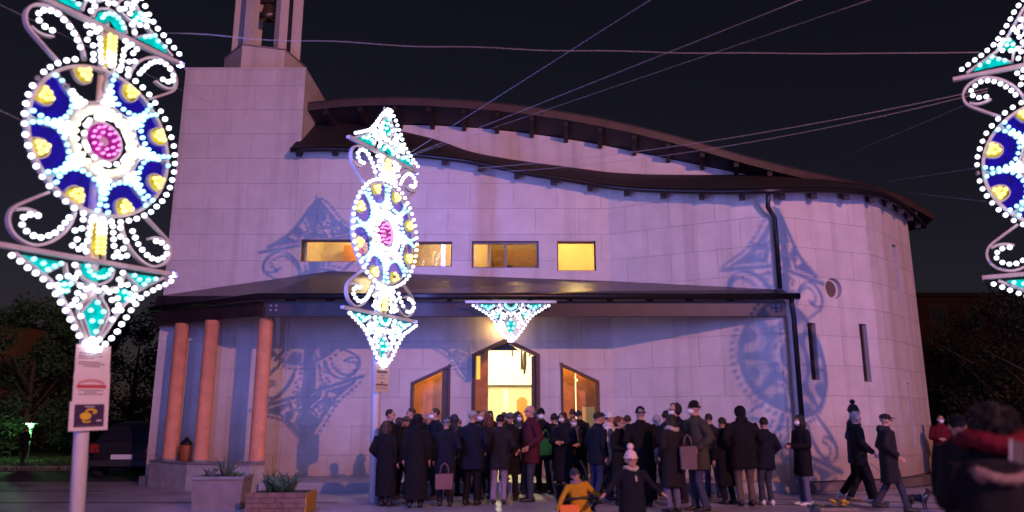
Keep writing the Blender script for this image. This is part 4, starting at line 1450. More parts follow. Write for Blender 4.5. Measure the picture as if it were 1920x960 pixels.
# far buildings
def building(label, x0, x1, Y, h, m, wins, depth=9):
    b = thing('building', label, 'building', ((x0 + x1) / 2, Y, 0), world_geo=True)
    q = MB(); q.box((x0, Y, 0), (x1, Y + depth, h)); w = part('wall', q, m, b)
    q = MB(); q.box((x0 - 0.3, Y - 0.3, h + 0.002), (x1 + 0.3, Y + depth + 0.3, h + 0.25)); part('roof', q, M_ROOFING, b)
    for (wx, wz, ww, wh, lit) in wins:
        q = MB(); q.box((wx - ww / 2 - .08, Y - 0.05, wz - wh / 2 - .08), (wx + ww / 2 + .08, Y - 0.003, wz + wh / 2 + .08)); f = part('window', q, M_FRAME, b)
        q = MB(); q.box((wx - ww / 2, Y - 0.06, wz - wh / 2), (wx + ww / 2, Y - 0.052, wz + wh / 2)); part('pane', q, M_DARKGLASS, f).location = (0, 0, 0)
    return b
xr = lambda px, Y: (px - 960) / FPX * Y
building('dim red house behind the trees at the right', xr(1715, 50), xr(2050, 50), 50, 9.6, mat('dark_red_plaster', (0.05, 0.017, 0.015), 0.9, var=0.4, scale=1),
         [(xr(1764, 50), 8.2, 1.1, 1.6, 0), (xr(1830, 50), 8.2, 1.1, 1.6, 0), (xr(1900, 50), 8.2, 1.1, 1.6, 0)])
building('dim ochre house at the far left edge', xr(-160, 44), xr(17, 44), 44, 7.0, mat('ochre_plaster', (0.34, 0.20, 0.09), 0.9, var=0.3, scale=1),
         [(xr(-20, 44), 4.6, 1.1, 1.5, 0), (xr(-70, 44), 4.6, 1.1, 1.5, 0)])
# small green-lit lamp on the lawn
gl = P(60, 790, 28)
bl = thing('garden_lamp', 'small lamp with green-white light on the lawn at the left', 'lamp', (gl.x, 28, 0.06))
q = MB(); q.tube([(0, 0, 0), (0, 0, 1.1)], 0.05, 10); q.tube([(0, 0, 1.1), (0, 0, 1.12)], [0.05, 0.15], 12); part('post', q, mat('lamp_green', (0.10, 0.2, 0.12), 0.5), bl, True)
q = MB(); q.tube([(0, 0, gl.z - 0.13), (0, 0, gl.z - 0.11)], 0.36, 16); part('lamp_cap', q, M_ALU, bl)
q = MB(); q.tube([(0, 0, 1.122), (0, 0, gl.z - 0.16)], 0.10, 12); part('lamp_glass', q, mat('green_glass', (0.4, 0.9, 0.5), 0.3, emit=(0.06, 0.28, 0.10), estr=0.15), bl, True)
q = MB(); q.tube([(0, 0, gl.z - 0.158), (0, 0, gl.z - 0.132)], 0.2, 14); part('lamp_tube', q, mat('green_tube', (0.8, 1, 0.9), emit=(0.45, 0.9, 0.6), estr=0.4), bl)
lamp('garden_lamp_light', bl, (0, -0.3, gl.z - 0.2), (0.40, 1.0, 0.42), 75, 0.12)

# ------------------------------------------------------------------ planters
def spiky(parent, c, n, h, m, seed, spread=0.9):
    r = random.Random(seed)
    for k in range(n):
        a = r.uniform(0, 2 * pi); L = h * r.uniform(0.6, 1.1); out = spread * r.uniform(0.15, 0.75) * L
        w = r.uniform(0.018, 0.034)
        b = Vector(c) + Vector((cos(a) * 0.04, sin(a) * 0.04, 0))
        pts = [b, b + Vector((cos(a) * out * 0.45, sin(a) * out * 0.45, L * 0.6)), b + Vector((cos(a) * out, sin(a) * out, L * 0.85))]
        q = MB(); q.tube([pts[0], (pts[0] + pts[1]) / 2 + Vector((0, 0, 0.02)), pts[1], pts[2]], [w * 0.8, w, w * 0.7, 0.003], 5, flat=0.35); part('leaf', q, m, parent, True)
M_AGAVE = mat('agave_leaf', (0.05, 0.11, 0.055), 0.5, var=0.4, scale=6)
M_AGAVE2 = mat('grey_leaf', (0.09, 0.11, 0.07), 0.6, var=0.4, scale=6)
def planter(label, loc, w, d, h, m, rz, rim_m, plants, seed, side=None, bricks=False):
    t = thing('planter', label, 'planter', loc, rz)
    q = MB()
    if bricks:
        q.box((-w / 2 + .02, -d / 2 + .02, 0), (w / 2 - .02, d / 2 - .02, h - 0.03)); part('body', q, M_JOINT, t)
        n = 4; hh = h / n
        for i in range(n):
            x = -w / 2 - (i % 2) * 0.12
            while x < w / 2:
                a, b = max(x, -w / 2), min(x + 0.24, w / 2)
                if b - a > 0.03:
                    q = MB(); q.box((a + .004, -d / 2 - R.uniform(0, .006), i * hh + .004), (b - .004, -d / 2 + 0.03, (i + 1) * hh - .004)); part('stone', q, m, t)
                x += 0.24
        q = MB(); q.box((w / 2 - 0.021, -d / 2, 0), (w / 2 + 0.01, d / 2, h - 0.01)); part('side_panel', q, side, t)
    else:
        q = MB(); q.hexa([(-w / 2 * .93, -d / 2 * .93, 0), (w / 2 * .93, -d / 2 * .93, 0), (w / 2 * .93, d / 2 * .93, 0), (-w / 2 * .93, d / 2 * .93, 0),
                          (-w / 2, -d / 2, h - .05), (w / 2, -d / 2, h - .05), (w / 2, d / 2, h - .05), (-w / 2, d / 2, h - .05)]); part('body', q, m, t)
        q = MB()
        for (a, b) in (((-w / 2 - .02, -d / 2 - .02), (w / 2 + .02, -d / 2 + .05)), ((-w / 2 - .02, d / 2 - .05), (w / 2 + .02, d / 2 + .02)), ((-w / 2 - .02, -d / 2 + .051), (-w / 2 + .05, d / 2 - .051)), ((w / 2 - .05, -d / 2 + .051), (w / 2 + .02, d / 2 - .051))):
            q.box((*a, h - .05 + .001), (*b, h))
        part('rim', q, rim_m, t)
    q = MB(); q.box((-w / 2 + .051, -d / 2 + .051, h - .12), (w / 2 - .051, d / 2 - .051, h - .06 + .04)); part('soil', q, mat('soil', (0.03, 0.022, 0.016), 0.95, bump=0.5), t)
    for (x, y, n, hh, mm) in plants:
        spiky(t, (x, y, h - .05), n, hh, mm, seed + int(x * 100))
    return t
M_PLANT_ST = mat('planter_stone', (0.24, 0.18, 0.165), 0.8, var=0.25, scale=5, bump=0.3)
planter('pale stone planter with grey-green plants in front of the column plinth', (-5.0, 13.45, 0), 0.84, 0.62, 0.55, M_PLANT_ST, radians(4), M_KERB,
        [(-0.22, 0, 14, 0.2, M_AGAVE2), (0.06, 0, 22, 0.40, M_AGAVE2), (0.26, 0, 10, 0.14, M_AGAVE)], 4)
planter('low stone-block planter with spiky green agave and yellow side', (-3.86, 13.1, 0), 0.98, 0.75, 0.33, mat('planter_block', (0.22, 0.12, 0.085), 0.8, var=0.4, scale=7, bump=0.4), radians(2), M_KERB,
        [(-0.18, 0, 26, 0.42, M_AGAVE), (0.12, 0, 24, 0.40, M_AGAVE), (-0.02, -0.1, 20, 0.34, M_AGAVE)], 9, side=mat('yellow_side', (0.42, 0.22, 0.03), 0.7), bricks=True)
t = planter('low planter of yellow flowers at the bottom edge, near the woman beside the pipe', (5.05, 12.35, 0), 0.55, 0.5, 0.16, M_PLANT_ST, 0, M_KERB, [(-0.24, 0, 12, 0.12, M_AGAVE)], 21)
M_PETAL = mat('yellow_flower', (0.62, 0.36, 0.02), 0.7)
for k in range(9):
    q = MB(); a = R.uniform(0, 6.28); rr_ = R.uniform(0, .13)
    q.ball((0.13 + cos(a) * rr_, sin(a) * rr_, 0.2 + R.uniform(-.01, .045)), (0.035, 0.035, 0.022), 7, 5); part('flower', q, M_PETAL, t, True)
# small dark-lidded orange bin standing on the plinth behind the columns
bp_ = P(346, 866, 17.3)
bn = thing('waste_bin', 'small orange bin with dark lid standing between the left columns', 'bin', (bp_.x, 17.32, 0.585))
q = MB(); q.loft([(0, 0, 0, 0.10, 0.10), (0, 0, 0.03, 0.115, 0.115), (0, 0, 0.28, 0.135, 0.135), (0, 0, 0.36, 0.12, 0.12)]); part('bin_body', q, mat('bin_orange', (0.30, 0.07, 0.015), 0.5), bn, True)
q = MB(); q.loft([(0, 0, 0.361, 0.14, 0.14), (0, 0, 0.40, 0.13, 0.13), (0, 0, 0.47, 0.06, 0.06), (0, 0, 0.52, 0.03, 0.03)]); part('bin_lid', q, M_GUTTER, bn, True)
q = MB(); q.tube([(-0.12, 0, 0.02), (-0.15, 0, 0.3), (-0.1, 0, 0.42)], 0.015, 6); part('bin_bracket', q, M_GUTTER, bn, True)

# ------------------------------------------------------------------ parked car, seen from behind
cx = P(222, 880, 19.8).x
car = thing('parked_car', 'dark hatchback parked beside the church at the left, rear towards viewer', 'car', (cx, 19.9, 0), radians(4))
M_CAR = mat('car_paint', (0.02, 0.018, 0.024), 0.25, coat=0.6)
M_TYRE = mat('tyre', (0.02, 0.02, 0.02), 0.9)
# lofted body: sections along y (rear at 0, front at 3.9): (y, half width, z bottom, z waist, z top, half top)
secs = [(0.0, 0.70, 0.42, 0.78, 0.80, 0.66), (0.06, 0.82, 0.30, 0.88, 0.92, 0.74), (0.25, 0.86, 0.26, 0.93, 1.20, 0.62), (0.62, 0.87, 0.24, 0.94, 1.40, 0.58), (1.5, 0.88, 0.22, 0.94, 1.46, 0.58),
        (2.3, 0.88, 0.22, 0.93, 1.38, 0.56), (2.95, 0.87, 0.24, 0.90, 0.96, 0.66), (3.6, 0.84, 0.28, 0.80, 0.84, 0.66), (3.9, 0.72, 0.36, 0.62, 0.66, 0.6)]
q = MB(); vs_ = []; fs = []
for (y, hw, zb, zw, zt, ht) in secs:
    vs_ += [(-hw * .92, y, zb), (-hw, y, (zb + zw) / 2), (-hw * .97, y, zw), (-ht, y, zt - .03), (-ht * .8, y, zt), (ht * .8, y, zt), (ht, y, zt - .03), (hw * .97, y, zw), (hw, y, (zb + zw) / 2), (hw * .92, y, zb)]
for i in range(len(secs) - 1):
    a, b = 10 * i, 10 * i + 10
    for j in range(10):
        fs.append((a + j, a + (j + 1) % 10, b + (j + 1) % 10, b + j))
fs += [tuple(range(10)), tuple(80 + j for j in range(9, -1, -1))]
q.add(vs_, fs); body = part('body', q, M_CAR, car, True)
q = MB(); q.prism([(-0.60, 0.075, 0.96), (0.60, 0.075, 0.96), (0.50, 0.36, 1.30), (-0.50, 0.36, 1.30)], (0, -0.012, 0.004)); part('rear_window', q, M_DARKGLASS, car)
for sx in (-1, 1):
    q = MB(); q.prism([(sx * 0.882, 0.7, 0.97), (sx * 0.882, 2.7, 0.96), (sx * 0.66, 2.2, 1.30), (sx * 0.66, 0.85, 1.34)], (sx * 0.012, 0, 0)); part('side_window', q, M_DARKGLASS, car)
    q = MB(); q.hexa([(sx * 0.83, 0.02, 0.66), (sx * 0.58, -0.012, 0.66), (sx * 0.58, 0.03, 0.66), (sx * 0.85, 0.12, 0.66), (sx * 0.83, 0.045, 0.88), (sx * 0.62, 0.0, 0.86), (sx * 0.62, 0.05, 0.86), (sx * 0.85, 0.13, 0.88)]); part('tail_light', q, mat('tail_red', (0.35, 0.03, 0.02), 0.25), car)
    for y in (0.62, 3.15):
        q = MB(); q.tube([(sx * 0.68, y, 0.31), (sx * 0.89, y, 0.31)], 0.31, 20); w = part('wheel', q, M_TYRE, car, True)
        q = MB(); q.tube([(sx * 0.885, y, 0.31), (sx * 0.896, y, 0.31)], 0.19, 14); part('rim', q, M_ALU, w)
q = MB(); q.box((-0.27, -0.016, 0.49), (0.27, -0.004, 0.61)); part('number_plate', q, mat('plate_white', (0.75, 0.75, 0.72), 0.5), car)
q = MB(); q.box((-0.84, -0.06, 0.32), (0.84, 0.05, 0.47)); part('bumper', q, mat('bumper_black', (0.025, 0.025, 0.025), 0.6), car)
#@@PART4
# ------------------------------------------------------------------ people
BAKE = []
def skin_of(name, mb, material, parent, voxel, smooth=4, wrinkle=0.0, wscale=9.0):
    """one continuous surface: the pieces in mb are fused by a voxel remesh (baked below)"""
    o = link_mesh(name, mb.mesh(name), material, parent)
    r = o.modifiers.new('fuse', 'REMESH'); r.mode = 'VOXEL'; r.voxel_size = voxel; r.use_smooth_shade = True
    s = o.modifiers.new('smooth', 'SMOOTH'); s.iterations = smooth; s.factor = 0.5
    BAKE.append((o, wrinkle, wscale))
    return o
def fabric(key, c, rough=0.85):
    return mat('cloth_' + key, c, rough, var=0.3, scale=14, bump=0.3, bscale=60, spec=0.15)
CL = {'black': (0.011, 0.010, 0.012), 'navy': (0.013, 0.015, 0.030), 'dark': (0.020, 0.017, 0.022), 'brown': (0.030, 0.020, 0.016), 'maroon': (0.10, 0.018, 0.028), 'olive': (0.075, 0.068, 0.055),
      'blue': (0.035, 0.045, 0.12), 'jeans': (0.07, 0.08, 0.15), 'lightjeans': (0.17, 0.17, 0.28), 'mauve': (0.26, 0.20, 0.26), 'khaki': (0.15, 0.11, 0.095), 'grey': (0.13, 0.12, 0.13), 'lightgrey': (0.36, 0.34, 0.36),
      'red': (0.12, 0.008, 0.018), 'yellow': (0.52, 0.27, 0.02), 'white': (0.72, 0.70, 0.72), 'pinkwhite': (0.78, 0.60, 0.62), 'teal': (0.02, 0.06, 0.06), 'cream': (0.5, 0.42, 0.36), 'slate': (0.055, 0.06, 0.085)}
for k_ in ('brown', 'maroon', 'olive', 'blue', 'jeans', 'lightjeans', 'khaki', 'grey', 'slate', 'navy'):
    CL[k_] = tuple(v * 0.78 for v in CL[k_])
def C_(k): return fabric(k, CL[k])
M_SKIN = mat('skin', (0.50, 0.27, 0.20), 0.55, var=0.12, scale=9)
M_EYE = mat('eye', (0.03, 0.025, 0.02), 0.2)
M_LIP = mat('lips', (0.36, 0.12, 0.10), 0.5)
HAIR = {'dark': (0.018, 0.012, 0.010), 'brown': (0.055, 0.028, 0.016), 'red': (0.12, 0.035, 0.015), 'grey': (0.30, 0.29, 0.30), 'black': (0.008, 0.007, 0.008)}
def hairm(k): return mat('hair_' + k, HAIR[k], 0.6, var=0.5, scale=30, bump=0.5, bscale=90)
M_MASK = mat('face_mask', (0.75, 0.77, 0.80), 0.8)
M_SHOE = {k: mat('shoe_' + k, c, 0.5) for k, c in (('dark', (0.02, 0.016, 0.016)), ('white', (0.7, 0.68, 0.68)), ('tan', (0.2, 0.12, 0.08)))}
GROUP = 'people gathered outside the church'

def person(label, px, top, Y, face, coat='black', legs='dark', coat_len=0.50, hat=None, hat_c='black', hair='short', hair_c='dark', mask=False, glasses=False,
           arms='down', stride=0.0, shoes='dark', puffer=False, hood=None, scarf=None, girth=1.0, head_turn=0, child=False, lean=0.0, fur=False, zg=None, bare_top=None):
    g = zg if zg is not None else (PLZ if Y > 16.35 and abs(px - 1000) < 600 else 0.006)
    tp = P(px, top, Y)
    extra = 0.03 if hat else 0.0
    H = tp.z - g - extra
    if bare_top: H = bare_top
    S = H / 1.75
    cx = P(px, (top + 900) / 2, Y).x
    t = thing('person', label, 'person', (cx, Y, g), radians(face), GROUP)
    t.scale = (S, S, S)
    rr = random.Random(int(px * 7 + top))
    if not child:
        if stride == 0: stride = rr.uniform(-0.075, 0.075)
        if lean == 0: lean = rr.uniform(-2.2, 2.2)
        if arms == 'down': arms = (rr.choice(('down', 'pocket', 'front', 'down')), rr.choice(('down', 'pocket', 'down')))
        face += rr.uniform(-9, 9); head_turn += rr.uniform(-16, 16)
    HS = 1.45 if child else 1.0      # relative head size
    hz = 1.75 - 0.118 * HS           # head centre height
    nb_ = hz - 0.115 * HS            # chin level
    sh = min(1.43, nb_ - 0.06)       # shoulder height
    kk = sh / 1.43
    hip = 0.90 * kk
    G = girth
    # ---- joints
    feet = {}
    for sx in (-1, 1):
        off = stride * sx
        feet[sx] = (Vector((0.09 * sx * G, 0, hip)), Vector((0.10 * sx, -0.02 + off * 0.45 - (0.05 if off > 0 else 0), 0.48 * kk)), Vector((0.105 * sx, 0.02 + off, 0.085 + (0.05 if off > 0.12 else 0))))
    hands = {}
    for sx in (-1, 1):
        s0 = Vector((0.178 * sx * G, 0.0, sh))
        a = arms if isinstance(arms, str) else arms[0 if sx < 0 else 1]
        if a == 'down': e, w = Vector((0.245 * sx * G, 0.03, sh - 0.29)), Vector((0.245 * sx * G, -0.05, sh - 0.53))
        elif a == 'pocket': e, w = Vector((0.285 * sx * G, 0.09, sh - 0.27)), Vector((0.20 * sx * G, -0.11, sh - 0.43))
        elif a == 'front': e, w = Vector((0.25 * sx * G, 0.0, sh - 0.28)), Vector((0.06 * sx, -0.27, sh - 0.30))
        elif a == 'phone': e, w = Vector((0.24 * sx * G, -0.08, sh - 0.26)), Vector((0.12 * sx, -0.32, sh - 0.12))
        elif a == 'face': e, w = Vector((0.24 * sx * G, -0.12, sh - 0.24)), Vector((0.08 * sx, -0.19, sh + 0.02))
        elif a == 'out': e, w = Vector((0.30 * sx * G, -0.04, sh - 0.24)), Vector((0.46 * sx * G, -0.12, sh - 0.42))
        elif a == 'leash': e, w = Vector((0.25 * sx * G, -0.02, sh - 0.29)), Vector((0.21 * sx, -0.22, sh - 0.46))
        elif a == 'reach': e, w = Vector((0.36 * sx * G, -0.05, sh - 0.26)), Vector((0.52 * sx * G, -0.08, sh - 0.56))
        hands[sx] = (s0, e, w)
    rot = Matrix.Rotation(radians(head_turn), 3, 'Z')
    hc = Vector((0, -0.015, hz))
    HP = lambda x, y, z: hc + rot @ Vector((x * HS, y * HS, z * HS))
    # ---- body: head, neck, trunk, limbs and hands as one surface
    b = MB()
    b.ball(HP(0, 0.012, 0.022), tuple(v * HS for v in (0.076, 0.094, 0.098)), 14, 10, rot)
    b.ball(HP(0, -0.030, -0.045), tuple(v * HS for v in (0.057, 0.062, 0.072)), 12, 8, rot)
    b.ball(HP(0, -0.100, -0.012), tuple(v * HS for v in (0.013, 0.020, 0.026)), 8, 6, rot)
    b.ball(HP(0, -0.078, 0.025), tuple(v * HS for v in (0.05, 0.02, 0.016)), 8, 6, rot)
    for sx in (-1, 1):
        b.ball(HP(0.078 * sx, 0.005, -0.005), tuple(v * HS for v in (0.014, 0.022, 0.032)), 8, 6, rot)
    b.tube([(0, 0.012, sh - 0.05), (0, 0.006, nb_ + 0.05)], [0.062, 0.054], 10)
    b.loft([(0, 0, hip - 0.06, .13 * G, .10), (0, 0, hip + 0.1, .14 * G, .10), (0, 0, hip + .22, .125 * G, .095), (0, 0, sh - .15, .15 * G, .11), (0, 0, sh, .13 * G, .08), (0, 0, sh + .04, .07, .06)])
    for sx in (-1, 1):
        s0, e, w = hands[sx]
        b.tube([s0, e, w], [0.048, 0.04, 0.028], 9)
        h0, k0, f0 = feet[sx]
        b.tube([h0, k0, f0], [0.075 * G, 0.052, 0.036], 9)
        d = (w - e).normalized()
        if arms == 'front' or (not isinstance(arms, str) and arms[0 if sx < 0 else 1] == 'front'):
            d = (d + Vector((-sx * 0.7, 0, 0))).normalized()
        side = d.cross(Vector((0, 0, 1)))
        side = side.normalized() if side.length > 0.1 else Vector((0, -1, 0))
        thick = side.cross(d)
        side, thick = (thick, side) if abs(side.x) > 0.5 else (side, thick)
        fs_ = 1.15
        pc = w + d * 0.055 * fs_
        b.tube([w, w + d * 0.03, pc + d * 0.035], [0.026, 0.034, 0.034], 8, flat=0.6)
        for k, (o_, L_) in enumerate(((-0.03, 0.062), (-0.010, 0.075), (0.011, 0.070), (0.031, 0.052))):
            f0_ = w + d * 0.085 * fs_ + side * o_
            bend = thick * 0.014 * (1 if k % 2 else 1.2)
            b.tube([f0_ - d * 0.02, f0_ + d * L_ * 0.5 + bend * 0.4, f0_ + d * L_ + bend * 1.6], [0.010, 0.010, 0.008], 6)
        tb = w + d * 0.035 - side * 0.03
        b.tube([tb, tb + d * 0.03 - side * 0.022, tb + d * 0.062 - side * 0.028], [0.013, 0.012, 0.009], 6)
    skin_of('body', b, M_SKIN, t, 0.011 / max(S, 0.6), 2)
    # ---- face
    if not (150 < abs((face + head_turn + 180) % 360 - 180)):
        for sx in (-1, 1):
            q = MB(); q.ball(HP(0.030 * sx, -0.083, 0.004), tuple(v * HS for v in (0.013, 0.008, 0.007)), 8, 6, rot); part('eye', q, M_EYE, t, True)
            q = MB(); q.tube([HP(0.015 * sx, -0.096, 0.022), HP(0.045 * sx, -0.082, 0.022)], 0.0045 * HS, 5); part('eyebrow', q, hairm(hair_c), t, True)
        if mask:
            q = MB()
            for i in range(6):
                pass
            q.ball(HP(0, -0.052, -0.040), tuple(v * HS for v in (0.064, 0.066, 0.052)), 14, 9, rot); mk = part('face_mask', q, M_MASK, t, True)
            for sx in (-1, 1):
                q = MB(); q.tube([HP(0.058 * sx, -0.05, -0.03), HP(0.082 * sx, 0.0, -0.01)], 0.003, 4); part('mask_strap', q, M_MASK, mk)
        else:
            q = MB(); q.ball(HP(0, -0.084, -0.062), tuple(v * HS for v in (0.022, 0.010, 0.007)), 8, 6, rot); part('mouth', q, M_LIP, t, True)
        if glasses:
            q = MB()
            for sx in (-1, 1):
                ring = [HP(0.034 * sx + 0.024 * cos(a), -0.104, 0.004 + 0.019 * sin(a)) for a in [2 * pi * i / 12 for i in range(13)]]
                q.tube(ring, 0.003, 4, cap=False)
                q.tube([HP(0.058 * sx, -0.102, 0.008), HP(0.082 * sx, 0.0, 0.008)], 0.003, 4)
            part('glasses', q, M_GUTTER, t)
    # ---- trousers
    b = MB()
    b.loft([(0, 0.0, hip - .09, .16 * G, .115), (0, 0, hip + .02, .165 * G, .12), (0, 0, hip + .16, .15 * G, .11)])
    for sx in (-1, 1):
        h0, k0, f0 = feet[sx]
        b.tube([h0 + Vector((0, 0, .03)), h0.lerp(k0, .5), k0, k0.lerp(f0, .5), f0 + Vector((0, 0, -.02))], [.098 * G, .088 * G, .070, .064, .066], 10)
    skin_of('trousers', b, C_(legs), t, 0.016 / max(S, .6), 3, 0.007, 8)
    for sx in (-1, 1):
        f0 = feet[sx][2]
        z = f0.z - 0.085
        q = MB()
        for (y, w_, z0, z1) in ((0.065, .034, 0, .085), (0.045, .042, 0, .10), (-0.03, .044, 0, .085), (-0.10, .050, 0, .062), (-0.17, .047, 0.004, .048), (-0.215, .026, .008, .034)):
            pass
        ss = [(0.075, .030, 0, .09), (0.05, .043, 0, .11), (-0.03, .045, 0, .092), (-0.10, .052, 0, .066), (-0.17, .049, 0.004, .052), (-0.215, .026, .008, .034)]
        vs_, fs = [], []
        for (y, w_, z0, z1) in ss:
            for k in range(8):
                a = pi / 8 + 2 * pi * k / 8
                vs_.append((f0.x + w_ * 1.05 * cos(a), f0.y + y, z + (z0 + z1) / 2 + (z1 - z0) / 2 * 1.05 * sin(a)))
        for i in range(len(ss) - 1):
            for k in range(8):
                fs.append((i * 8 + k, i * 8 + (k + 1) % 8, i * 8 + 8 + (k + 1) % 8, i * 8 + 8 + k))
        fs += [tuple(range(8)), tuple(40 + k for k in range(7, -1, -1))]
        q.add(vs_, fs); part('shoe', q, M_SHOE[shoes], t, True)
    # ---- coat
    b = MB()
    hem = sh - (sh - 0.1) * coat_len * 1.12
    cm = C_(coat)
    n = 22
    rings = []
    for i in range(n + 1):
        u = i / n
        z = hem + (sh - hem) * u
        rel = (sh - z) / 0.6            # 0 shoulders .. 1 hips
        rx = 0.205 - 0.012 * sin(min(1, rel) * pi) + 0.02 * max(0, rel - 0.6)
        ry = 0.128 + 0.010 * sin(min(1, rel) * pi) + 0.018 * max(0, rel - 0.6)
        if rel < 0.1: rx *= 0.94
        if puffer:
            m_ = 1 + 0.050 * abs(sin(u * pi * n * 0.36))
            rx *= m_; ry *= m_
        rings.append((0, 0.004, z, rx * G, ry * G))
    rings += [(0, 0.006, sh + .035, .150 * G, .098), (0, 0.008, sh + .065, .085, .080), (0, 0.008, sh + .10, .078, .075)]
    b.loft(rings)
    for sx in (-1, 1):
        s0, e, w = hands[sx]
        pts, rd = [], []
        for i in range(13):
            u = i / 12
            p = s0.lerp(e, u * 2) if u < 0.5 else e.lerp(w, u * 2 - 1)
            r_ = 0.082 - 0.026 * u
            if puffer: r_ *= 1 + 0.10 * abs(sin(u * pi * 5))
            pts.append(p); rd.append(r_ * (0.9 + 0.1 * G))
        b.tube(pts, rd, 10)
    if hood == 'down':
        b.ball((0, 0.10, sh + 0.035), (0.12, 0.075, 0.085), 12, 8)
    co = skin_of('coat', b, cm, t, 0.014 / max(S, .6), 2 if puffer else 3, 0.003 if puffer else 0.008, 6)
    if fur:
        q = MB()
        ringp = [Vector((0.15 * cos(a), 0.155 + 0.045 * sin(a), sh - 0.10 + 0.035 * cos(2 * a) + 0.03 * sin(a))) for a in [2 * pi * i / 24 for i in range(25)]]
        for p in ringp[:-1]:
            for _ in range(26):
                d = Vector((rr.gauss(0, 1), rr.gauss(0, 1), rr.gauss(0, 1))).normalized()
                tip = p + d * rr.uniform(0.03, 0.065)
                sd = d.cross(Vector((0.3, 0.5, 0.8))).normalized() * 0.004
                q.add([p + sd, p - sd, tip], [(0, 1, 2)])
        q.tube(ringp, 0.03, 7)
        part('fur_trim', q, mat('fur', (0.26, 0.17, 0.15), 0.9, var=0.6, scale=30), co)
    if scarf:
        q = MB()
        big = 1.35 if fur else 1.0
        sa = [Vector((0.105 * big * cos(a) * HS ** .5, 0.006 + 0.10 * big * sin(a), sh + 0.065 + (0.05 if fur else 0) + 0.02 * sin(a * 2 + 1))) for a in [2 * pi * i / 18 for i in range(19)]]
        q.tube(sa, [0.044 * big] * 19, 8, flat=1.35 if fur else 1.0)
        q.tube([Vector((0.04, -0.10, sh + 0.05)), Vector((0.05, -0.15, sh - 0.08)), Vector((0.05, -0.15, sh - 0.25))], [0.04, 0.04, 0.045], 8, flat=0.5)
        skin_of('scarf', q, C_(scarf), t, 0.014 / max(S, .6), 2, 0.006, 20)
    # ---- hair and headgear
    if hair and hat not in ('hoodup',):
        b = MB()
        hm = hairm(hair_c)
        if hair == 'short':
            b.ball(HP(0, 0.024, 0.040), tuple(v * HS for v in (0.085, 0.094, 0.090)), 14, 10, rot)
        elif hair == 'receding':
            b.ball(HP(0, 0.040, 0.005), tuple(v * HS for v in (0.083, 0.078, 0.075)), 14, 10, rot)
        elif hair == 'long':
            b.ball(HP(0, 0.022, 0.040), tuple(v * HS for v in (0.092, 0.100, 0.092)), 14, 10, rot)
            b.ball(HP(0, 0.065, -0.07), tuple(v * HS for v in (0.098, 0.060, 0.13)), 14, 10, rot)
            for sx in (-1, 1):
                b.tube([HP(0.078 * sx, -0.01, 0.04), HP(0.088 * sx, -0.02, -0.06), HP(0.08 * sx, -0.02, -0.15)], [0.03, 0.036, 0.02], 8)
        elif hair == 'curly':
            for _ in range(46):
                d = Vector((rr.gauss(0, 1), rr.gauss(0.35, 1), rr.gauss(0.2, 1))).normalized()
                if d.y < -0.35 and d.z < 0.35: continue
                b.ball(HP(d.x * 0.092, 0.03 + d.y * 0.09, 0.022 + d.z * 0.10), 0.036 * HS, 8, 6)
            b.ball(HP(0, 0.035, 0.025), tuple(v * HS for v in (0.09, 0.09, 0.10)), 10, 8, rot)
        skin_of('hair', b, hm, t, 0.010 / max(S, .6), 1, 0.005, 40)
        if fur:
            q = MB()
            for _ in range(900):
                d = Vector((rr.gauss(0, 1), rr.gauss(0.35, 1), rr.gauss(0.25, 1))).normalized()
                if d.y < -0.3 and d.z < 0.3: continue
                p0 = HP(d.x * 0.115, 0.03 + d.y * 0.115, 0.022 + d.z * 0.122)
                sw = Vector((rr.gauss(0, 1), rr.gauss(0, 1), -0.6)).normalized()
                p1 = p0 + d * 0.016 + sw * 0.025
                p2 = p0 + d * 0.022 + sw * 0.058 + Vector((0, 0, -0.012))
                q.tube([p0 - d * 0.01, p1, p2], [0.003, 0.0026, 0.001], 3)
            tag(part('hair_strands', q, hm, t, True), kind='stuff')
    if hat == 'beanie' or hat == 'pompom':
        b = MB()
        hm = C_(hat_c)
        pr = [(0.000, 0.092), (0.03, 0.094), (0.06, 0.089), (0.09, 0.075), (0.113, 0.052), (0.126, 0.026), (0.130, 0.006)]
        ringv = []
        vs_, fs = [], []
        for (z, r_) in pr:
            for k in range(16):
                a = 2 * pi * k / 16
                vs_.append(HP(r_ * 0.93 * cos(a), 0.012 + r_ * 1.06 * sin(a), 0.018 + z))
        for i in range(len(pr) - 1):
            for k in range(16):
                fs.append((i * 16 + k, i * 16 + (k + 1) % 16, i * 16 + 16 + (k + 1) % 16, i * 16 + 16 + k))
        fs += [tuple(range(16)), tuple((len(pr) - 1) * 16 + k for k in range(15, -1, -1))]
        b.add(vs_, fs)
        ht = part('hat', b, hm, t, True)
        q = MB()
        rp = [HP(0.086 * cos(a), 0.012 + 0.099 * sin(a), 0.032) for a in [2 * pi * i / 20 for i in range(21)]]
        q.tube(rp, 0.012 * HS, 6, flat=1.5); part('hat_cuff', q, hm, ht, True)
        if hat == 'pompom':
            q = MB(); q.ball(HP(0, 0.02, 0.185), 0.05 * HS, 12, 9); part('pompom', q, C_(hat_c), ht, True)
    elif hat in ('cap', 'flatcap'):
        b = MB()
        b.ball(HP(0, 0.012, 0.055), tuple(v * HS for v in (0.094, 0.108, 0.075 if hat == 'cap' else 0.058)), 16, 10, rot)
        ht = part('hat', b, C_(hat_c), t, True)
        q = MB()
        L_ = 0.075 if hat == 'cap' else 0.035
        arc = [HP(0.088 * sin(a), -0.075 - L_ * cos(a) - 0.01, 0.045 - 0.012 * cos(a)) for a in [(-pi / 2) + pi * i / 10 for i in range(11)]]
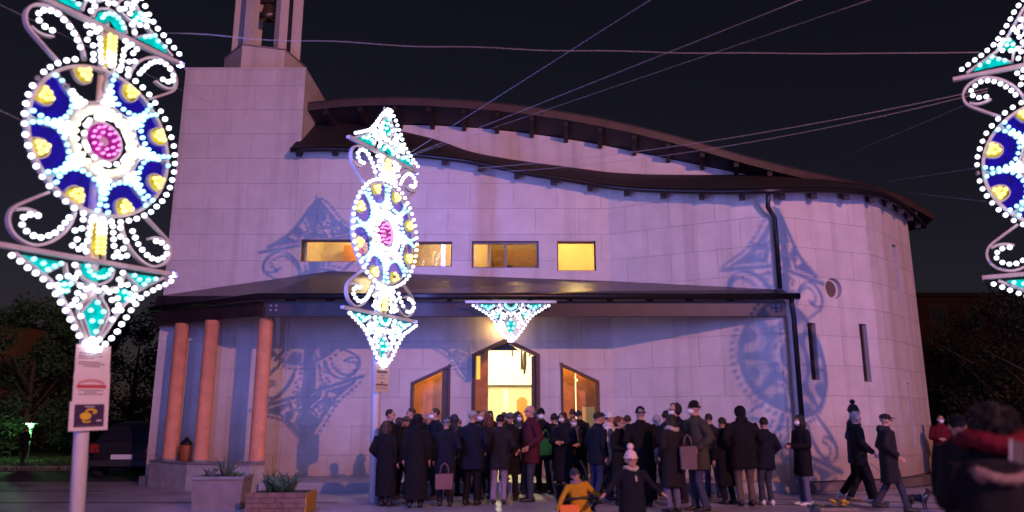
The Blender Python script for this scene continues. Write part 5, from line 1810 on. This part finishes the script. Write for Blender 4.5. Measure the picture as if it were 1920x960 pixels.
        base = [HP(0.088 * sin(a), -0.055 * cos(a) - 0.02, 0.055) for a in [(-pi / 2) + pi * i / 10 for i in range(11)]]
        q.add(arc + base + [p + Vector((0, 0, 0.009)) for p in arc + base],
              [f for i in range(10) for f in ((i, i + 1, 12 + i, 11 + i), (22 + i, 33 + i, 34 + i, 23 + i), (i, 22 + i, 23 + i, i + 1))])
        part('peak', q, C_(hat_c), ht)
    elif hat == 'hoodup':
        b = MB()
        b.ball(HP(0, 0.035, 0.02), tuple(v * HS for v in (0.108, 0.108, 0.122)), 14, 10, rot)
        b.ball((0, 0.06, sh + 0.06), (0.12, 0.085, 0.10), 12, 8)
        q = b
        skin_of('hood', b, C_(hat_c), t, 0.014 / max(S, .6), 2, 0.005, 14)
    if lean:
        t.rotation_euler = (Matrix.Rotation(radians(lean), 4, 'Y') @ Matrix.Rotation(radians(face), 4, 'Z')).to_euler()
    return t

# left part of the crowd
person('man in navy jacket and blue jeans, half hidden behind the left white pole', 727, 768, 15.0, 60, 'navy', 'jeans', hair_c='dark', mask=False)
person('woman with brown hair in long black coat, leftmost in the crowd, back turned', 727, 790, 13.75, 172, 'black', 'dark', 0.82, hair='long', hair_c='brown')
person('man in grey cap between the two black coats at the left', 756, 778, 15.4, 20, 'dark', 'dark', hat='cap', hat_c='grey', hair_c='grey')
person('dark-haired person behind the left group, facing left', 774, 765, 16.3, -60, 'navy', 'dark', hair_c='brown')
person('person in long black hooded coat reaching below the knee, seen from behind', 781, 774, 13.55, 185, 'black', 'black', 0.86, hat='hoodup', hat_c='black')
person('person with blond-lit short hair in front of the left door', 796, 776, 16.9, 30, 'brown', 'dark', hair_c='grey')
person('man in dark jacket with white mask facing left, below the left door', 819, 766, 15.0, -55, 'navy', 'dark', mask=True, hair_c='brown', arms='pocket')
person('person in grey knit beanie and dark coat, carrying a brown bag', 836, 780, 13.75, 190, 'navy', 'dark', 0.60, hat='beanie', hat_c='slate', hair_c='grey')
person('person in pale blue hat in the back of the crowd', 862, 783, 16.6, 170, 'dark', 'dark', hat='beanie', hat_c='lightgrey')
person('tall man in pale flat cap, navy jacket and black trousers, back turned', 885, 767, 13.95, 160, 'navy', 'black', 0.52, hat='flatcap', hat_c='lightgrey', hair_c='grey', arms='pocket', girth=1.12)
person('woman with long reddish-brown hair behind the man in flat cap', 912, 777, 14.9, 200, 'dark', 'dark', 0.6, hair='long', hair_c='red')
person('man with mid-brown hair at the back, in the lit doorway, left', 906, 769, 17.4, 10, 'dark', 'dark', hair_c='brown')
person('dark-haired person in the lit doorway, right of the brown-haired man', 920, 770, 17.2, 190, 'black', 'dark', hair_c='dark')
person('short-haired person at the back, in the middle of the lit doorway', 944, 773, 17.1, 150, 'brown', 'dark', hair_c='brown')
person('person in black knit hat, dark jacket and pale mauve trousers', 935, 776, 14.1, 178, 'dark', 'mauve', 0.5, hat='beanie', hat_c='black', arms='pocket')
person('man in grey cap facing the viewer in long dark coat, before the doorway', 957, 771, 14.7, -10, 'black', 'dark', 0.62, hat='cap', hat_c='grey', mask=False, glasses=True, hair_c='grey')
person('man in maroon jacket and grey-blue trousers with glasses, facing left', 992, 760, 14.55, -70, 'maroon', 'slate', 0.50, hair='receding', hair_c='grey', glasses=True, arms='pocket', girth=1.05, puffer=True)
person('man in black beanie and white mask holding a green bag', 1020, 764, 16.1, 5, 'black', 'black', 0.5, hat='beanie', hat_c='black', mask=True, arms=('down', 'front'))
person('woman in long navy padded coat with white mask, hands together', 1057, 773, 15.25, -12, 'navy', 'black', 0.74, hair='long', hair_c='dark', mask=True, arms='front', puffer=True)
person('short masked woman with scarf just right of the woman in navy coat', 1079, 782, 15.9, 0, 'dark', 'teal', 0.6, hair_c='brown', mask=True, scarf='grey', arms='front')
person('brown-haired person standing in front of the right door, left one', 1072, 767, 17.1, 160, 'brown', 'dark', hair_c='brown')
person('dark-haired person standing in front of the right door, right one', 1090, 770, 17.0, 185, 'black', 'dark', hair_c='dark')
person('woman with long brown hair behind the man in grey cap at the left', 744, 783, 15.9, 100, 'brown', 'dark', 0.6, hair='long', hair_c='brown')
person('bald man squeezed between the black hooded coat and the left door', 806, 777, 15.7, -20, 'dark', 'slate', hair='receding', hair_c='grey', glasses=True)
person('woman in hood behind the grey knit beanie', 850, 775, 15.6, 140, 'slate', 'dark', hat='hoodup', hat_c='slate')
person('tall dark-haired man between the pale flat cap and the red-haired woman', 899, 771, 16.2, 40, 'black', 'dark', hair_c='dark', mask=True)
person('dark-haired masked woman behind the man in maroon jacket', 973, 772, 16.0, 25, 'slate', 'dark', hair='long', hair_c='dark', mask=True)
person('person in dark beanie between the green bag and the padded coat', 1038, 774, 16.25, 170, 'brown', 'dark', hat='beanie', hat_c='brown')
# centre right
person('man in dark navy jacket and violet jeans, bending slightly left of the curly-haired woman', 1112, 773, 14.2, 120, 'navy', 'blue', 0.46, hair_c='dark', arms='down', lean=4)
person('person in white and navy striped winter hat with pale pink scarf', 1141, 771, 14.9, 60, 'white', 'dark', 0.45, hat='beanie', hat_c='white', scarf='pinkwhite', hair_c='brown')
person('woman with curly reddish hair and glasses in black coat, facing right', 1161, 783, 13.9, 38, 'black', 'black', 0.7, hair='curly', hair_c='red', glasses=True)
person('man in black beanie and long black coat, back turned, centre right', 1202, 761, 13.7, 182, 'black', 'black', 0.88, hat='beanie', hat_c='black', hair_c='grey', girth=1.1)
person('person in pale grey hooded jacket behind the crowd, by the wall', 1232, 776, 16.0, 200, 'lightgrey', 'dark', hat='hoodup', hat_c='lightgrey')
person('person in dark woollen hat behind the woman with mauve bag', 1247, 769, 15.4, 120, 'dark', 'dark', hat='beanie', hat_c='dark')
person('person with big dark curly hair, glasses and white mask, facing left', 1270, 757, 14.3, -62, 'navy', 'dark', hair='curly', hair_c='black', glasses=True, mask=True)
person('woman in long dark coat with pale fur collar and light blue jeans, back turned', 1257, 778, 12.9, 205, 'dark', 'lightjeans', 0.66, hair='long', hair_c='dark', scarf='cream', arms='pocket')
person('man in olive quilted jacket, dark beanie, white mask and jeans', 1306, 750, 13.1, -68, 'olive', 'jeans', 0.52, hat='beanie', hat_c='black', mask=True, puffer=True, hair_c='grey', girth=1.12, arms='pocket')
person('person in dark coat to the knees between the olive jacket and khaki trousers', 1361, 783, 14.1, 195, 'black', 'black', 0.72, hair='short', hair_c='dark')
person('man in black hooded jacket and khaki trousers, back turned', 1393, 759, 13.85, 184, 'black', 'khaki', 0.52, hat='hoodup', hat_c='black', girth=1.16, arms='pocket')
person('person in navy jacket and dark jeans close beside the khaki trousers', 1430, 781, 14.0, 196, 'navy', 'slate', 0.48, hat='beanie', hat_c='dark', shoes='white', arms='pocket')
person('woman in black coat with white mask and lilac trousers by the drain pipe, facing left', 1502, 778, 13.9, -72, 'black', 'lightjeans', 0.58, hair='long', hair_c='dark', mask=True, shoes='white', arms='front')
person('person in blue jacket and dark pompom hat, behind the grey-haired woman', 1599, 757, 14.5, 70, 'blue', 'black', 0.5, hat='pompom', hat_c='dark', hair_c='dark', stride=0.26, shoes='white')
person('grey-haired woman in black jacket walking right with a dog lead', 1612, 774, 14.2, 72, 'black', 'black', 0.48, hair='short', hair_c='grey', stride=0.22, shoes='tan', arms=('leash', 'down'), hood='down')
person('man in dark cap, glasses and black parka walking right', 1663, 773, 13.0, 78, 'dark', 'slate', 0.62, hat='cap', hat_c='brown', glasses=True, mask=False, hair_c='grey', stride=0.24, arms='pocket', hood='down', girth=1.1)
person('dark-haired man behind the striped winter hat', 1126, 774, 16.1, 150, 'dark', 'dark', hair_c='dark')
person('short-haired person between curly-haired woman and long black coat', 1181, 779, 15.6, 190, 'slate', 'dark', hair_c='brown')
person('person in dark jacket behind the olive quilted jacket', 1334, 776, 15.3, 165, 'dark', 'jeans', hair_c='dark')
# right background and foreground
person('masked person in red coat in the background right of the church', 1766, 778, 18.5, -30, 'red', 'dark', 0.66, hair_c='dark', mask=True, zg=0.006)
person('dark figure in a black cap behind the woman in red scarf', 1799, 772, 7.2, 150, 'black', 'blue', 0.75, hat='cap', hat_c='black', hair_c='black')
w4 = person('woman with big dark hair, red scarf and black fur-trimmed coat, close at the right', 1868, 764, 4.3, 172, 'black', 'black', 0.8, hair='curly', hair_c='black', scarf='red', fur=True, girth=1.18, arms=('down', 'phone'), head_turn=1)
person('dark figure standing on the lawn at the far left', 44, 800, 25.5, 150, 'black', 'dark', 0.6, hair_c='dark', zg=0.06)
# children
person('child in white bobble hat, pale scarf and navy jacket, in front of the crowd', 1183, 842, 9.9, 8, 'navy', 'navy', 0.62, girth=1.3, hat='pompom', hat_c='pinkwhite', scarf='cream', hair_c='brown', child=True, arms='out')
person('toddler in yellow jacket and grey hat leaning over beside the child in bobble hat', 1095, 874, 10.3, 14, 'yellow', 'jeans', 0.60, girth=1.3, hat='beanie', hat_c='slate', hair_c='brown', child=True, arms=('reach', 'out'), lean=-9, scarf='mauve')
# push-chair the toddler leans out of
pc = P(1081, 900, 10.45)
stl = thing('pushchair', 'black pushchair around the toddler in yellow jacket', 'pushchair', (pc.x, 10.5, 0.006), radians(14))
M_PC = mat('pushchair_black', (0.012, 0.011, 0.013), 0.5)
q = MB(); q.tube([(-0.24, 0.12, 0.30), (-0.25, -0.10, 0.40), (-0.20, -0.24, 0.47), (0.0, -0.28, 0.49), (0.20, -0.24, 0.47), (0.25, -0.10, 0.40), (0.24, 0.12, 0.30)], 0.022, 8); part('bumper_bar', q, M_PC, stl, True)
q = MB(); q.hexa([(-0.21, 0.10, 0.22), (0.21, 0.10, 0.22), (0.21, 0.17, 0.22), (-0.21, 0.17, 0.22), (-0.20, 0.24, 0.62), (0.20, 0.24, 0.62), (0.20, 0.29, 0.62), (-0.20, 0.29, 0.62)]); part('seat_back', q, C_('black'), stl)
for sx in (-1, 1):
    q = MB(); q.tube([(sx * 0.25, -0.30, 0.09), (sx * 0.25, 0.0, 0.30), (sx * 0.25, 0.34, 0.80), (sx * 0.22, 0.44, 0.92)], 0.014, 8); part('frame_tube', q, M_PC, stl, True)
    q = MB(); q.tube([(sx * 0.25, 0.32, 0.09), (sx * 0.25, 0.0, 0.34)], 0.014, 8); part('frame_tube', q, M_PC, stl, True)
    for yy in (-0.30, 0.32):
        q = MB(); q.tube([(sx * 0.235, yy, 0.085), (sx * 0.27, yy, 0.085)], 0.085, 16); part('wheel', q, M_TYRE, stl, True)
# ---- things they carry
def bag(label, px0, py0, px1, py1, Y, m, handle=True, rz=0):
    a, b = P(px0, py1, Y), P(px1, py0, Y)
    w, h = b.x - a.x, b.z - a.z
    t = thing('shopping_bag', label, 'bag', ((a.x + b.x) / 2, Y, a.z), rz)
    q = MB(); q.hexa([(-w / 2 * .92, -.06, 0), (w / 2 * .92, -.06, 0), (w / 2 * .92, .06, 0), (-w / 2 * .92, .06, 0), (-w / 2, -.035, h * .97), (w / 2, -.045, h), (w / 2, .045, h), (-w / 2, .035, h * .97)])
    bd = part('bag_body', q, m, t)
    if handle:
        for yy in (-.03, .03):
            q = MB(); q.tube([(-w * .25, yy, h * .95), (-w * .18, yy, h + .13), (0, yy, h + .18), (w * .18, yy, h + .13), (w * .25, yy, h * .95)], .009, 6); part('handle', q, m, t, True)
    return t
bag('reddish brown shopping bag hanging low in the left crowd', 816, 888, 850, 917, 13.45, mat('bag_brown', (0.20, 0.085, 0.075), 0.6, var=0.3, scale=5))
bag('bright green bag held in front of the doorway', 1012, 822, 1035, 853, 15.78, mat('bag_green', (0.10, 0.34, 0.03), 0.6, var=0.2))
bag('mauve shoulder bag on the woman with pale fur collar', 1276, 836, 1305, 880, 12.72, mat('bag_mauve', (0.13, 0.085, 0.10), 0.7, var=0.2), True)
bag('bright orange bag on the ground at the bottom edge beside the toddler', 1050, 946, 1086, 985, 10.2, mat('bag_orange', (0.85, 0.20, 0.03), 0.5), False)
# toddler's dark belt and the phone held up at the right
ph = P(1908, 848, 3.9)
t = thing('phone', 'phone held up by the woman in red scarf at the right edge', 'phone', ph, radians(-15))
t.rotation_euler = (radians(-25), radians(20), radians(-10))
q = MB(); q.box((-0.032, -0.004, -0.06), (0.032, 0.004, 0.06)); part('phone_case', q, mat('phone_case', (0.045, 0.04, 0.05), 0.8), t)
q = MB(); q.box((-0.036, -0.005, -0.061), (-0.0322, 0.005, 0.061)); part('phone_edge', q, mat('phone_edge', (0.5, 0.48, 0.55), 0.6), t)
# ------------------------------------------------------------------ dog on a lead
dp = P(1724, 956, 13.3)
dog = thing('dog', 'small black dog with upright tail and pale harness on a lead', 'dog', (dp.x, 13.3, 0.006), radians(0))
b = MB()
b.tube([(-0.17, 0, 0.185), (-0.10, 0, 0.19), (0.0, 0, 0.178), (0.09, 0, 0.172), (0.135, 0, 0.195)], [0.045, 0.058, 0.056, 0.070, 0.052], 12)
b.tube([(0.125, 0, 0.20), (0.165, 0, 0.255), (0.18, 0, 0.28)], [0.050, 0.038, 0.036], 10)
b.ball((0.19, 0, 0.285), (0.048, 0.040, 0.040), 10, 8)
b.tube([(0.20, 0, 0.280), (0.245, 0, 0.268), (0.262, 0, 0.266)], [0.028, 0.020, 0.014], 8)
for sy in (-1, 1):
    b.tube([(0.175, sy * 0.026, 0.31), (0.17, sy * 0.036, 0.355)], [0.018, 0.004], 6)
    b.tube([(0.10, sy * 0.04, 0.17), (0.095, sy * 0.042, 0.095), (0.102, sy * 0.042, 0.015), (0.118, sy * 0.042, 0.010)], [0.030, 0.016, 0.013, 0.014], 8)
    b.tube([(-0.14, sy * 0.038, 0.17), (-0.115, sy * 0.045, 0.115), (-0.165, sy * 0.045, 0.070), (-0.150, sy * 0.045, 0.014), (-0.132, sy * 0.045, 0.010)], [0.040, 0.026, 0.014, 0.012, 0.013], 8)
b.tube([(-0.18, 0, 0.205), (-0.215, 0, 0.25), (-0.222, 0, 0.30), (-0.195, 0, 0.325)], [0.018, 0.013, 0.011, 0.006], 7)
skin_of('body', b, mat('dog_fur', (0.022, 0.018, 0.017), 0.8, var=0.5, scale=30, bump=0.5, bscale=120), dog, 0.008, 2, 0.003, 60)
q = MB(); q.tube([Vector((0.05, 0.072 * cos(a), 0.175 + 0.072 * sin(a))) for a in [2 * pi * i / 16 for i in range(17)]], 0.008, 6); part('harness', q, mat('harness', (0.45, 0.42, 0.42), 0.6), dog, True)
q = MB(); q.tube([(0.05, -0.07, 0.19), (0.12, -0.055, 0.235)], 0.008, 6); part('harness', q, mat('harness', (0.45, 0.42, 0.42), 0.6), dog, True)
q = MB(); hand = P(1631, 868, 14.1)
lead = [Vector(hand), Vector(hand).lerp(Vector((dp.x + 0.05, 13.3, 0.25)), 0.5) - Vector((0, 0, 0.12)), Vector((dp.x + 0.05, 13.3, 0.255))]
q.tube([p - lead[0] for p in lead], 0.005, 5)
o = link_mesh('dog_lead', q.mesh('dog_lead', True), mat('lead_cord', (0.3, 0.28, 0.3), 0.6)); o.location = lead[0]
tag(o, 'thin dog lead from the grey-haired woman to the dog', 'dog lead')

# ---- bake the fused surfaces
dg = bpy.context.evaluated_depsgraph_get()
dg.update()
for (o, wr, ws) in BAKE:
    ev = o.evaluated_get(dg)
    me = bpy.data.meshes.new_from_object(ev, depsgraph=dg)
    me.name = o.name
    o.modifiers.clear()
    o.data = me
    if wr:
        seed = Vector((o.parent.location.x * 7.3, o.parent.location.y * 3.1, 0))
        co = [v.co.copy() for v in me.vertices]
        no = [v.normal.copy() for v in me.vertices]
        for v, c, n_ in zip(me.vertices, co, no):
            k = noise.noise(Vector((c.x * ws, c.y * ws, c.z * ws * 0.45)) + seed)
            k += 0.5 * noise.noise(Vector((c.x * ws * 2.3, c.y * ws * 2.3, c.z * ws * 1.4)) + seed)
            v.co = c + n_ * (wr * k * 1.6)
    for p in me.polygons:
        p.use_smooth = True
